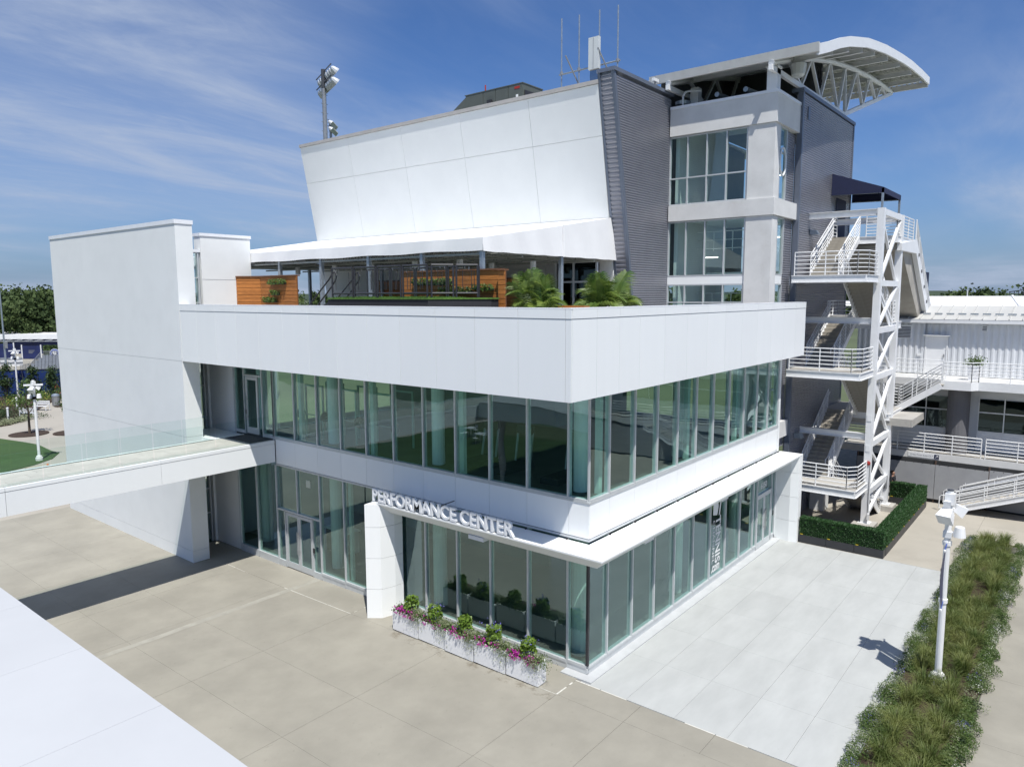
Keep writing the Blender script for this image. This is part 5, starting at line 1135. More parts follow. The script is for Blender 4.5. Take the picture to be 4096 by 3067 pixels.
sg = MB().box(27.785, -5.05, 2.44, 27.798, -3.5, 2.70).build('suite_sign', 'white_paint', SU)
decal('Cross Court Suite CC7', .085, (0, -1, 0), (0, 0, 1), (27.782, -3.62, 2.53), 'lettering', 'print_grey', par=sg, fat=.0, width=1.12)
sp = MB().box(27.775, -5.04, 2.45, 27.784, -4.80, 2.69).build('arrow_plate', 'navy', sg)
ar = Vector((27.772, -4.92, 2.57)); ww = lambda u, v: (27.772, -4.92 - u, 2.57 + v)
mbx = MB().add([ww(-.075, -.06), ww(-.06, -.075), ww(.05, .035), ww(.035, .05)], [(0, 1, 2, 3)]).add([ww(-.03, .075), ww(-.03, .05), ww(.055, .05), ww(.075, .075)], [(0, 1, 2, 3)]).add([ww(.05, -.03), ww(.075, -.03), ww(.075, .07), ww(.05, .048)], [(0, 1, 2, 3)]); mbx.v = [(x - .0, y, z) for x, y, z in mbx.v]
mbx.build('arrow', 'print_white', sg)
bxp('wall_sign', 'navy', SU, lx - .075, -3.0, 3.95, lx - .062, -2.8, 4.15)
# fabric wind screen below the deck
WS = thing('windscreen_fence', (27.6, -8, 0), 'grey fabric windscreen laced on a fence below the lower balcony', 'fence')
for k, (a, b) in enumerate(((-.9, -2.6), (-2.62, -4.9), (-4.92, -7.4))): bxp('fabric_panel', 'grey_fabric', WS, 27.6, b, .22, 27.62, a, 2.15)
for a, b in ((-7.42, -9.2), (-9.4, -12), (-12.02, -20)): bxp('fabric_panel', 'grey_fabric', WS, 27.66, b, .12, 27.68, a, 2.2)
for y in (-.9, -4.9, -7.41, -9.3, -12): MB().tube([(27.7, y, 0), (27.7, y, 2.38)], .05, 8).build('post', 'brown', WS)
mb = MB()
for k in range(46): y = -.9 - k * .42; mb.tube([(27.59, y, 2.13), (27.6, y - .02, 2.2)], .012, 4)
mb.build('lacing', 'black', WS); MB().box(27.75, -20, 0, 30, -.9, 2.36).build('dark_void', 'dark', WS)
# lower stair from courtyard to balcony
LS = thing('courtyard_stair', (26.9, -8, 0), 'white steel stair with pipe rails climbing right from the courtyard', 'staircase')
ya, yb = -6.0, -12.4; n = 17
for x in (26.2, 27.55): MB().ibeam((x, ya - .1, -.02 + .14), (x, yb, 2.6), .1, .3, .03).build('stringer', 'white_paint', LS)
for k in range(n): bxp('tread', 'tread', LS, 26.26, ya - .2 - k * (ya - yb - .2) / n, .19 + k * 2.5 / n, 27.49, ya - .2 - (k + 1.15) * (ya - yb - .2) / n, .23 + k * 2.5 / n)
for x in (26.2, 27.55):
    mb = rails([(x, ya - .15, .17), (x, yb, 2.75)], 7, .95, .022, 1.5); s = .1 if x < 27 else -.1
    mb.tube([(x, ya + .6, .12), (x, ya + .6, .75), (x, ya + .5, .85), (x, ya, .86), (x, yb, 3.45)], .024, 6); mb.tube([(x, ya + .6, .14), (x, ya + .1, .14), (x, ya - .15, .2)], .024, 6)
    mb.tube([(x + s, ya - .3, 1.25), (x + s, yb, 3.75)], .022, 6)
    for k in range(5): yy = ya - .4 - k * 1.4; zz = .3 + (ya - yy) * .405; mb.tube([(x + s, yy, zz + .95), (x, yy, zz + .6)], .014, 5)
    mb.build('railing', 'white_paint', LS)
fp = thing('deck_planter', (29.2, -6.25, 6.8), 'white tapered planter with a small green shrub on the upper balcony', 'planter')
MB().add([(28.95, -6.5, 6.81), (29.45, -6.5, 6.81), (29.45, -6.0, 6.81), (28.95, -6.0, 6.81), (28.87, -6.58, 7.65), (29.53, -6.58, 7.65), (29.53, -5.92, 7.65), (28.87, -5.92, 7.65)], [(0, 3, 2, 1), (4, 5, 6, 7), (0, 1, 5, 4), (1, 2, 6, 5), (2, 3, 7, 6), (3, 0, 4, 7)]).build('box', 'planter', fp)
P = np.c_[nr.normal(29.2, .2, 420), nr.normal(-6.25, .2, 420), 7.65 + np.abs(nr.normal(0, .22, 420))]; V, F = leaf_quads(P, .06); np_mesh('foliage', V, F, 'leaf_mid', fp)

# ================================================================ HEDGE PLANTERS
def hedge_planter():
    t = thing('hedge_planter', (0, 0, 0), '', 'hedge planter', 'hedge planters fencing the stair tower'); w, d = 1.19, .46
    MB().add([(0, 0, 0), (w, 0, 0), (w, d, 0), (0, d, 0), (0, 0, .38), (w, 0, .38), (w, d, .38), (0, d, .38)], [(0, 3, 2, 1), (4, 5, 6, 7), (0, 1, 5, 4), (1, 2, 6, 5), (2, 3, 7, 6), (3, 0, 4, 7)]).build('box', 'planter_dark', t)
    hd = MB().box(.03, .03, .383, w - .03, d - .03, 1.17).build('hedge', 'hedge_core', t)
    P = []
    for _ in range(5200):
        f = rng.random(); u = rng.random(); v = rng.random(); e = rng.uniform(-.03, .022)
        if f < .36: P.append((u * w, -e + .02, .39 + v * .80))
        elif f < .60: P.append((u * w, d + e - .02, .39 + v * .80))
        elif f < .84: P.append((u * w, v * d, 1.19 + e + .012 * math.sin(u * 9) * math.sin(v * 5)))
        elif f < .92: P.append((-e + .02, u * d, .39 + v * .8))
        else: P.append((w + e - .02, u * d, .39 + v * .8))
    V, F = leaf_quads(np.array(P), .032, .6); np_mesh('clipped_leaves', V, F, 'hedge', hd)['kind'] = 'stuff'
    bxp('tag', 'yellow', t, .05, -.012, .40, .17, -.002, .43)
    return t
hp = hedge_planter(); spots = []
# front row faces -x, side row faces -y, back row faces -x
for k in range(3): spots.append(((16.36, -1.16 - k * 1.205, 0), -math.pi / 2, ('dark boxed hedge planter of the front row touching the white canopy column', 'middle dark boxed hedge planter of the front row facing the white terrace', 'dark boxed hedge planter at the front corner of the hedge enclosure')[k]))
ordn = ('first', 'second', 'third', 'fourth', 'fifth', 'sixth', 'seventh', 'eighth')
for k in range(8): spots.append(((16.84 + k * 1.205, -4.77, 0), 0, ordn[k] + ' boxed hedge planter behind the front corner along the walkway side' if k < 7 else 'last boxed hedge planter at the far end of the walkway side'))
spots.append(((26.05, -3.02, 0), -math.pi / 2, 'boxed hedge planter closing the far end of the enclosure by the grey windscreen'))
for i, (loc, rz, lab) in enumerate(spots):
    if i == 0: hp.location = loc; hp.rotation_euler = (0, 0, rz); hp['label'] = lab
    else: dup(hp, loc, rz, lab)

# ================================================================ FLOWER PLANTERS
def flower_planter(x, y0, y1, lab, seed, fl):
    r_ = np.random.default_rng(seed); z = gz(y0) + .005; d = .42; t = thing('flower_planter', (x, y0, z), lab, 'flower planter', 'white flower planters below the canopy windows')
    h = .70 + .02 * (seed % 3)
    b = MB(); b.box(x, y0 + .008, z + .02, x + d, y1 - .008, z + h - .02)
    for (a0, b0, a1, b1) in ((x, y0 + .008, x + .035, y1 - .008), (x + d - .035, y0 + .008, x + d, y1 - .008), (x + .036, y0 + .008, x + d - .036, y0 + .04), (x + .036, y1 - .04, x + d - .036, y1 - .008)): b.box(a0, b0, z + h - .018, a1, b1, z + h)
    b.build('box', 'planter', t); bxp('soil', 'soil', t, x + .04, y0 + .045, z + h - .019, x + d - .04, y1 - .045, z + h - .01)
    L_ = y1 - y0; top = z + h
    n = 900; P = np.c_[x + d / 2 + r_.normal(0, .13, n), y0 + r_.uniform(.04, L_ - .04, n), top + np.abs(r_.normal(0, .07, n))]; V, F = leaf_quads(P, .036); np_mesh('low_foliage', V, F, 'leaf_mid', t)
    # trailing pale foliage spilling over one end of the front
    c = y0 + .12; n = 800; yy = c + r_.normal(0, .20, n); drop = np.abs(r_.normal(0, .18, n)); off = r_.uniform(-.12, .25, n)
    P = np.c_[x + off, yy, top + .12 - drop * (off < .02) * 1.6 + r_.uniform(-.03, .12, n)]; P[:, 0] = np.where(P[:, 2] < top - .01, x - r_.uniform(.01, .1, n), P[:, 0]); V, F = leaf_quads(P, .021, .5); np_mesh('trailing_foliage', V, F, 'leaf_pale', t)
    n = 700; P = np.c_[x + r_.uniform(-.08, .3, n), c + r_.normal(0, .24, n), top + .1 + r_.uniform(-.22, .1, n)]; V, F = leaf_quads(P, .026, .5); np_mesh('trailing_foliage', V, F, 'leaf_mid', t)
    # upright leafy shrub
    cy = y0 + L_ * fl[0]; n = 420; a = r_.uniform(0, 6.283, n); rr = .25 * np.sqrt(r_.uniform(0, 1, n)); hz = r_.uniform(.1, .56, n); P = np.c_[x + .24 + rr * np.cos(a) * (1.1 - .5 * hz), cy + rr * np.sin(a) * (1.15 - .5 * hz), top + hz]
    V, F = leaf_quads(P, .055, .8); sh = np_mesh('leafy_shrub', V, F, 'leaf_lime', t)
    if fl[1]:
        n = 26; P = np.c_[x + .22 + r_.normal(0, .12, n), cy + r_.normal(0, .16, n), top + .5 + r_.uniform(-.12, .16, n)]; P = np.repeat(P, 4, 0) + r_.normal(0, .012, (n * 4, 3)); V, F = leaf_quads(P, .018, .9); np_mesh('lilac_flowers', V, F, 'blue_flower', sh)['kind'] = 'stuff'
    # blue spikes
    n = 160; P = np.c_[x + .1 + r_.normal(0, .05, n), cy - .02 + r_.normal(0, .14, n), top + r_.uniform(.02, .3, n)]; V, F = leaf_quads(P, .018, .4); np_mesh('blue_flower_spikes', V, F, 'blue_flower', t)['kind'] = 'stuff'
    # magenta flowers
    n = int(62 * fl[2]); cc = np.where(r_.random(n) < .55, cy + .3, cy - .18); yy = cc + r_.normal(0, .12, n); P = np.c_[x + r_.uniform(-.07, .12, n), yy, top + r_.uniform(-.08, .16, n)]
    P = np.repeat(P, 7, 0) + r_.normal(0, .02, (n * 7, 3)); V, F = leaf_quads(P, .024, .85); np_mesh('magenta_flowers', V, F, 'magenta', t)['kind'] = 'stuff'
    return t
ft = [('leftmost white flower planter, next to the folded white column', 7.17, 5.92, (.42, 0, 1.3)), ('second white flower planter from the column, with a tall lime green shrub', 5.88, 4.62, (.55, .6, .35)), ('middle white flower planter of the row of five', 4.58, 3.34, (.45, 0, .8)), ('fourth white flower planter from the column, with lilac blooms on its shrub', 3.30, 2.03, (.5, 1, .7)), ('rightmost white flower planter, nearest the building corner', 1.98, .76, (.45, .8, 1.5))]
for i, (lab, ya_, yb_, fl) in enumerate(ft): flower_planter(-1.5 + (.06 if i < 2 else 0), yb_, ya_, lab, 20 + i, fl)
def stain_mat():
    m_ = mat('brown_water_stain', (.20, .155, .095), .9, .2, 3); n = m_.node_tree.nodes; l = m_.node_tree.links; t = n.new('ShaderNodeTexCoord'); z = n.new('ShaderNodeTexNoise'); z.inputs['Scale'].default_value = 2.6; z.inputs['Detail'].default_value = 8; z.inputs['Roughness'].default_value = .7
    l.new(t.outputs['Object'], z.inputs['Vector']); r = n.new('ShaderNodeMapRange'); r.inputs[1].default_value = .5; r.inputs[2].default_value = .78; r.inputs[4].default_value = .6; l.new(z.outputs[0], r.inputs[0])
    tr = n.new('ShaderNodeBsdfTransparent'); ms = n.new('ShaderNodeMixShader'); l.new(r.outputs[0], ms.inputs[0]); l.new(tr.outputs[0], ms.inputs[1]); l.new(n['Principled BSDF'].outputs[0], ms.inputs[2]); l.new(ms.outputs[0], n['Material Output'].inputs[0]); return m_
mb = MB()
for k in range(14): y = .1 + k * .5; mb.quad((-1.85, y, gz(y) + .006), (-1.45, y, gz(y) + .006), (-1.45, y + .498, gz(y + .498) + .006), (-1.85, y + .498, gz(y + .498) + .006))
mb.build('water_stain', stain_mat(), plaza)
# ================================================================ PLANTING BED
def grass_bed():
    V = []; F = []; base = 0; Vs = []; Fs = []
    clumps = []
    x = -2.8
    while x < 21.6:
        for row, yy in enumerate((-8.08, -8.45, -8.86)):
            if rng.random() < (.5 if row == 1 else .97): clumps.append((x + rng.uniform(-.22, .22), yy + rng.uniform(-.16, .16), rng.uniform(.48, .76) * (.75 if row == 1 else 1)))
        x += .40
    tot = 0
    for (cx, cy, s) in clumps:
        if abs(cx - 6.05) < .35 and abs(cy + 8.42) < .35: continue
        n = int(330 * s); a = nr.uniform(0, 6.283, n); sp = np.abs(nr.normal(0, 1, n)) * .5 + .15; h = s * nr.uniform(.6, 1.15, n); r0 = np.sqrt(nr.random(n)) * .12
        b0 = np.c_[cx + r0 * np.cos(a), cy + r0 * np.sin(a), np.full(n, .05)]; out = np.c_[np.cos(a), np.sin(a), 0 * a]
        p1 = b0 + out * (sp * h * .28)[:, None] + np.c_[0 * a, 0 * a, h * .62]; p2 = p1 + out * (sp * h * .42)[:, None] + np.c_[0 * a, 0 * a, h * (.30 - .22 * sp)]; p3 = p2 + out * (sp * h * .32)[:, None] + np.c_[0 * a, 0 * a, -h * .10 * sp]
        ta = nr.uniform(0, 6.283, n); wd = np.c_[np.cos(ta), np.sin(ta), 0 * ta] * .0042
        v = np.stack([b0 - wd, b0 + wd, p1 - wd, p1 + wd, p2 - wd * .7, p2 + wd * .7, p3 - wd * .2, p3 + wd * .2], 1).reshape(-1, 3)
        k = np.arange(n)[:, None] * 8; f = np.concatenate([k + np.array([[0, 1, 3, 2]]), k + np.array([[2, 3, 5, 4]]), k + np.array([[4, 5, 7, 6]])], 0)
        Vs.append(v); Fs.append(f + tot); tot += len(v)
    o = np_mesh('ornamental_grass', np.concatenate(Vs), np.concatenate(Fs), 'grass_b'); tag(o, 'long strip of arching green ornamental grass in the planting bed at right', 'grass', kind='stuff')
    # low flowering plants along both edges
    def edge(n_c, ys, m_, size, per, lab, h0=.05, h1=.3, nm='ground_cover'):
        P = []
        for _ in range(n_c):
            cx = rng.uniform(-2.8, 21.6); cy = rng.choice(ys) + rng.gauss(0, .08); r = rng.uniform(.1, .26)
            a = nr.uniform(0, 6.283, per); q = np.sqrt(nr.random(per)) * r; P.append(np.c_[cx + q * np.cos(a) * 1.3, cy + q * np.sin(a), .04 + nr.uniform(h0, h1, per) * (1.15 - q / r * .6)])
        V, F = leaf_quads(np.concatenate(P), size, .5); o = np_mesh(nm, V, F, m_); tag(o, lab, 'plants', kind='stuff')
    edge(420, (-7.44, -7.66, -9.30, -9.46), 'leaf_mid', .024, 230, 'low green edging plants along both sides of the planting bed')
    edge(200, (-7.40, -7.6, -9.3, -9.46), 'leaf_pale', .019, 150, 'pale silvery edging plants spilling from the planting bed')
    edge(80, (-7.45, -7.6, -9.42), 'white_flower', .014, 50, 'small white flowers dotted along the planting bed edges', .2, .38, 'small_flowers')
    edge(30, (-7.5, -9.4), 'blue_flower', .015, 60, 'purple blue flower spikes along the planting bed edges', .15, .42, 'small_flowers')
    edge(18, (-7.5, -9.44), 'leaf_dark', .03, 160, 'dark purple leaved plants along the planting bed edges', .08, .35)
grass_bed()
rk = MB().lathe((20.6, -9.0, .05), [(.55, 0), (.5, .16), (.3, .22), (.02, .24)], 11).build('boulder', mat('dark_boulder', (.10, .095, .085), .9, .3, 3, bump=.4), smooth=True, origin=(20.6, -9.0, .05)); tag(rk, 'low dark boulder at the far end of the planting bed', 'boulder')

# ================================================================ LAMP POSTS
def lamp_post(x, y, z, lab, banners=True, rot=0, two=False):
    t = thing('lamp_post', (x, y, z), lab, 'lamp post', 'white lamp posts')
    c = Vector((x, y, z)); W_ = 'white_paint'
    MB().lathe(c, [(.24, -.02), (.24, .22), (.19, .27), (.19, .33), (.12, .40)], 16).build('base', 'conc_wall', t)
    MB().tube([c + Vector((0, 0, .40)), c + Vector((0, 0, 5.9))], [.095, .085], 14).build('pole', W_, t)
    MB().lathe(c, [(.087, 5.901), (.087, 5.93), (.02, 5.94)], 14).build('pole_cap', 'flood_dark', t)
    d = Vector((math.cos(rot), math.sin(rot), 0)); s = Vector((-d.y, d.x, 0)); U = Vector((0, 0, 1))
    bk = MB().box(x - .12, y - .12, z + 5.5, x + .12, y + .12, z + 5.82).build('head_bracket', W_, t)
    def spk(p, dirv, sc):
        q = Vector(dirv).normalized().to_track_quat('Z', 'Y').to_matrix().to_4x4(); q.translation = p
        MB().add([(-.16, -.16, -.22), (.16, -.16, -.22), (.16, .16, -.22), (-.16, .16, -.22), (-.24, -.24, .2), (.24, -.24, .2), (.24, .24, .2), (-.24, .24, .2)], [(0, 3, 2, 1), (4, 5, 6, 7), (0, 1, 5, 4), (1, 2, 6, 5), (2, 3, 7, 6), (3, 0, 4, 7)]).tf(q @ Matrix.Scale(sc, 4)).build('floodlight', W_, t)
        MB().tube([p, Vector((x, y, p.z + .06))], .03, 6).build('floodlight_arm', W_, t)
    spk(c + s * .05 - d * .3 + U * 5.22, -d * .8 + s * .25 - U * .75, .82); spk(c - s * .24 + d * .1 + U * 5.34, -s * .8 + d * .3 - U * .5, .66)
    spk(c + U * 5.56 - d * .22 + s * .05, -d - U * .2, .4)
    for sg in ((-1, 1) if two else (-1,)):
        p = c + s * (.29 * sg) + U * 4.74
        MB().lathe(p, [(.168, -.16), (.125, .12), (.10, .14), (.02, .15)], 18).build('lamp_shade', W_, t); MB().tube([c + U * 4.62, p + U * .0], .03, 8).build('shade_arm', W_, t); MB().box(x - .11, y - .11, z + 4.52, x + .11, y + .11, z + 4.7).build('collar', W_, t)
    if two: MB().bar(c - s * .6 + U * 5.55, c + s * .6 + U * 5.55, .12, .12).build('cross_arm', W_, t)
    if banners:
        for sg in (-1, 1):
            nx = 7; nz = 12; mb = MB()
            for j in range(nz + 1):
                for i in range(nx + 1):
                    u = .15 + .61 * i / nx; v = 2.62 + 1.72 * j / nz; bul = .07 * math.sin(math.pi * j / nz) * (.35 + .65 * i / nx); p = c + d * (sg * u) + s * (bul) + U * v; mb.v.append(tuple(p))
            for j in range(nz):
                for i in range(nx): k = j * (nx + 1) + i; mb.f.append((k, k + 1, k + nx + 2, k + nx + 1))
            bn = mb.build('banner', 'navy_panel', t)
            # plain light stripe print on each banner
            mb2 = MB()
            for j in range(3):
                zz = 3.3 + j * .16; p0 = c + d * (sg * .25) + s * .066 + U * zz; p1 = c + d * (sg * .7) + s * .077 + U * (zz + .08); mb2.quad(p0, p1, p1 + U * .06, p0 + U * .06)
            mb2.build('banner_print', 'print_white', bn)
            for v in (2.6, 4.34):
                MB().tube([c + d * (sg * .06) + U * v, c + d * (sg * .78) + U * v], .018, 8).build('banner_arm', 'pole_blue' if sg < 0 else W_, t)
                p = c + d * (sg * .80) + U * v; MB().lathe(p, [(.005, -.04), (.035, -.02), (.035, .02), (.005, .04)], 10).build('finial', W_, t)
        for v in (2.6, 4.34): MB().lathe(c + U * v, [(.12, -.06), (.12, .06)], 14).build('clamp', W_, t)
    return t
lamp_post(6.05, -8.42, .0, 'white lamp post with two navy banners standing in the planting bed', True, R(4))
lamp_post(1.09, 48.0, -.3, 'white lamp post at the edge of the round lawn', False, R(60), True)
lamp_post(12.1, 87.9, -.3, 'white lamp post among the columnar trees before the blue wall', False, R(60), True)

# ================================================================ PERSON behind the stair column
pr = thing('person', (26.35, -2.95, 0), 'person in black shirt and grey trousers standing behind the far stair column', 'person')
def skin_body(verts, edges, rad, name, m_, parent, lev=2):
    me = bpy.data.meshes.new(name); me.from_pydata([tuple(v) for v in verts], edges, []); o = bpy.data.objects.new(name, me); COL.objects.link(o)
    md = o.modifiers.new('s', 'SKIN'); sd = o.modifiers.new('d', 'SUBSURF'); sd.levels = lev; sd.render_levels = lev
    if not me.skin_vertices: me.attributes.new  # layer is made by the modifier below
    bm = bmesh.new(); bm.from_mesh(me); ly = bm.verts.layers.skin.verify(); bm.verts.ensure_lookup_table()
    for v, r in zip(bm.verts, rad): v[ly].radius = (r, r) if not isinstance(r, tuple) else r
    bm.verts[0][ly].use_root = True; bm.to_mesh(me); bm.free()
    dg = bpy.context.evaluated_depsgraph_get(); dg.update(); m2 = bpy.data.meshes.new_from_object(o.evaluated_get(dg)); bpy.data.objects.remove(o); bpy.data.meshes.remove(me)
    off = LOC[parent.name]
    for v in m2.vertices: v.co -= off
    m2.polygons.foreach_set('use_smooth', [True] * len(m2.polygons)); m2.materials.clear(); m2.materials.append(M[m_]); return link(name, m2, parent, off)
px, py = 26.45, -3.05; fv = Vector((-.2, -1, 0)).normalized(); rv = Vector((1, -.2, 0)).normalized()
def pp(r, f, z): return Vector((px, py, 0)) + rv * r + fv * f + Vector((0, 0, z))
bv = [pp(0, 0, .95), pp(0, 0, 1.18), pp(0, -.01, 1.40), pp(0, 0, 1.50), pp(0, .02, 1.60), pp(0, .03, 1.72),
      pp(.19, 0, 1.42), pp(.25, .02, 1.14), pp(.24, .18, .92), pp(.23, .27, .86), pp(-.19, 0, 1.42), pp(-.26, 0, 1.14), pp(-.26, .1, .90), pp(-.26, .15, .82),
      pp(.1, 0, .88), pp(.11, .03, .50), pp(.11, -.01, .09), pp(.12, .14, .04), pp(-.1, 0, .88), pp(-.12, .02, .5), pp(-.12, -.03, .09), pp(-.13, .12, .04)]
be = [(0, 1), (1, 2), (2, 3), (3, 4), (4, 5), (2, 6), (6, 7), (7, 8), (8, 9), (2, 10), (10, 11), (11, 12), (12, 13), (0, 14), (14, 15), (15, 16), (16, 17), (0, 18), (18, 19), (19, 20), (20, 21)]
br = [.14, .135, .15, .058, .085, .088, .065, .047, .036, .03, .065, .047, .036, .03, .095, .062, .042, .035, .095, .062, .042, .035]
skin_body(bv, be, br, 'body', 'skin', pr)
sv = [pp(0, 0, .93), pp(0, 0, 1.18), pp(0, -.01, 1.41), pp(0, 0, 1.47), pp(.2, 0, 1.42), pp(.255, .02, 1.16), pp(-.2, 0, 1.42), pp(-.265, 0, 1.16)]
skin_body(sv, [(0, 1), (1, 2), (2, 3), (2, 4), (4, 5), (2, 6), (6, 7)], [.165, .158, .172, .075, .085, .07, .085, .07], 'shirt', 'shirt', pr)
tv_ = [pp(0, 0, .98), pp(.1, 0, .86), pp(.112, .03, .5), pp(.112, -.01, .10), pp(-.1, 0, .86), pp(-.122, .02, .5), pp(-.122, -.03, .10)]
skin_body(tv_, [(0, 1), (1, 2), (2, 3), (0, 4), (4, 5), (5, 6)], [.15, .112, .083, .068, .112, .083, .068], 'trousers', 'trousers', pr)
skin_body([pp(0, -.01, 1.68), pp(0, -.02, 1.76), pp(0, -.05, 1.66)], [(0, 1), (0, 2)], [.092, .085, .08], 'hair', 'hair', pr)
for s in (-1, 1):
    skin_body([pp(.115 * s, .0, .05), pp(.122 * s, .13, .04)], [(0, 1)], [.05, .045], 'shoe', 'black', pr, 1)
    MB().lathe(pp(.033 * s, .112, 1.665), [(.004, -.012), (.012, 0), (.004, .012)], 8).build('eye', 'black', pr)
    MB().lathe(pp(.088 * s, .03, 1.64), [(.008, -.03), (.018, 0), (.008, .03)], 8).build('ear', 'skin', pr)
    for k in range(4):
        hx = (.23 if s > 0 else -.26); hf = .29 if s > 0 else .17; hz = .84 if s > 0 else .79
        MB().tube([pp(hx + (k - 1.5) * .018, hf, hz), pp(hx + (k - 1.5) * .02, hf + .035, hz - .03), pp(hx + (k - 1.5) * .02, hf + .035 - .005 * k, hz - .07 + .005 * abs(k - 1))], [.010, .009, .007], 6).build('finger', 'skin', pr)
    MB().tube([pp(hx - s * .03, hf - .01, hz + .01), pp(hx - s * .05, hf + .03, hz - .02)], [.011, .009], 6).build('thumb', 'skin', pr)
MB().add([pp(-.012, .11, 1.63), pp(.012, .11, 1.63), pp(0, .135, 1.625), pp(0, .11, 1.665)], [(0, 1, 2), (0, 2, 3), (1, 3, 2)]).build('nose', 'skin', pr)

# ================================================================ TREES
def crown(P, size, name, m_, par):
    V, F = leaf_quads(P, size, .7); return np_mesh(name, V, F, m_, par)
def tree(name, x, y, z, h, r, lab, kind='round', n=1400, lsz=.12, m_='leaf_mid', group=None, trunk=.3, cat='tree'):
    t = thing(name, (x, y, z), lab, cat, group)
    th = h * trunk; MB().tube([(x, y, z), (x + .03, y, z + th), (x, y + .04, z + h * .8)], [.05 + r * .05, .04 + r * .03, .02], 7).build('trunk', 'bark', t)
    for k in range(5):
        a = k * 1.3; MB().tube([(x, y, z + th * (.9 + .1 * k)), (x + r * .55 * math.cos(a), y + r * .55 * math.sin(a), z + th + (h - th) * (.3 + .1 * k))], [.03 + r * .012, .012], 5).build('limb', 'bark', t)
    nc = max(8, int(n / 60)); P = []
    for k in range(nc):
        u = rng.random(); a = rng.uniform(0, 6.283)
        rr = r * ((1 - .75 * u) if kind == 'column' else math.sin(math.pi * (.12 + .83 * u))) * rng.uniform(.35, 1); cz = z + th + (h - th) * u; c = np.array([x + rr * math.cos(a), y + rr * math.sin(a), cz]); s = r * .32 if kind == 'round' else r * .4
        P.append(c + nr.normal(0, s * .55, (n // nc, 3)))
    crown(np.concatenate(P), lsz, 'crown', m_, t); return t
M['tree_dk'] = M['leaf_dark']
for i, (x, y, h, r, lab) in enumerate(((7.0, 86, 3.6, 1.3, 'columnar dark tree at the left edge before the blue wall'), (10.2, 85.2, 4.0, 1.1, 'columnar dark tree just left of the far lamp post'), (13.4, 86.4, 3.4, .95, 'slim columnar tree between the far lamp post and the big evergreen'), (14.6, 84.2, 3.3, 1.1, 'short conical tree right of the far lamp post'), (15.6, 80.5, 5.6, 1.5, 'tall dark evergreen standing close to the stucco fin wall'), (17.2, 80.0, 4.8, 1.3, 'dark evergreen half hidden by the stucco fin wall'))):
    tree('columnar_tree', x, y, -.28, h, r, lab, 'column', 1500, .11, 'leaf_dark', 'columnar trees before the blue wall', .08)
tree('young_tree', 4.45, 60.4, -.25, 4.4, 1.25, 'young tree with thin trunk in a round mulch ring on the path', 'round', 900, .085, 'leaf_mid', None, .42)
tree('young_tree', 6.9, 58.2, -.25, 3.4, 1.0, 'young tree half hidden by the stucco fin, in its own mulch ring', 'round', 600, .085, 'leaf_mid', None, .5)
tree('young_tree', 1.8, 70, -.25, 3.2, 1.1, 'bushy young tree in the flower bed at the left edge', 'round', 800, .085, 'leaf_mid', None, .35)
# shrubs and flowers in the mulch bed
def shrub(x, y, r, h, m_, lab, fl=None, n=500):
    t = thing('garden_shrub', (x, y, -.26), lab, 'shrub', 'shrubs in the garden bed'); P = np.c_[nr.normal(x, r * .5, n), nr.normal(y, r * .5, n), -.25 + np.abs(nr.normal(h * .45, h * .28, n))]; crown(P, .06, 'foliage', m_, t)
    if fl: crown(P[::7] + np.array([0, 0, .08]), .05, 'flowers', fl, t)['kind'] = 'stuff'
for i, (x, y, r, h, m_, fl, lab) in enumerate(((12.2, 80.5, .9, 1.3, 'leaf_lime', 'yellow_flower', 'yellow flowering shrub behind the white garden benches'), (14.4, 79.4, .8, 1.3, 'leaf_mid', 'yellow_flower', 'yellow flowering shrub beside the litter bin'), (13.9, 80.8, .35, 1.7, 'red_petal' if 0 else 'leaf_mid', 'red_flower', 'red flowering shrub beside the litter bin'), (7.0, 78, .8, 1.2, 'leaf_mid', 'yellow_flower', 'yellow flowering shrub below the far lamp post'), (9, 80, .8, 1.1, 'leaf_lime', 'yellow_flower', 'yellow green shrub right of the far lamp post'), (4.2, 76, .9, 1.0, 'leaf_mid', 'yellow_flower', 'yellow flowering shrub at the left edge of the garden bed'), (6.2, 72.5, .7, .7, 'leaf_dark', None, 'dark low shrub in the middle of the garden bed'), (3.8, 72, .7, .7, 'leaf_dark', None, 'dark low shrub at the left of the garden bed'))): shrub(x, y, r, h, m_, lab, fl)
P = []
for k in range(46):
    t_ = k / 45; cx = 2.2 + (7.3 - 2.2) * t_; cy = 66.6 + 2.6 * t_ ** 2.4 + rng.uniform(0, .5); P.append(np.c_[nr.normal(cx, .22, 60), nr.normal(cy, .22, 60), -.24 + np.abs(nr.normal(.2, .15, 60))])
o = np_mesh('edging_plants', *leaf_quads(np.concatenate(P), .06), 'leaf_pale'); tag(o, 'silvery edging plants along the garden path', 'plants', kind='stuff')
P = [np.c_[nr.uniform(1, 9, 3000), nr.uniform(68, 78, 3000), -.24 + np.abs(nr.normal(.12, .12, 3000))]]; o = np_mesh('ground_cover', *leaf_quads(P[0], .07), 'leaf_dark'); tag(o, 'dark ground cover plants filling the garden bed', 'plants', kind='stuff')
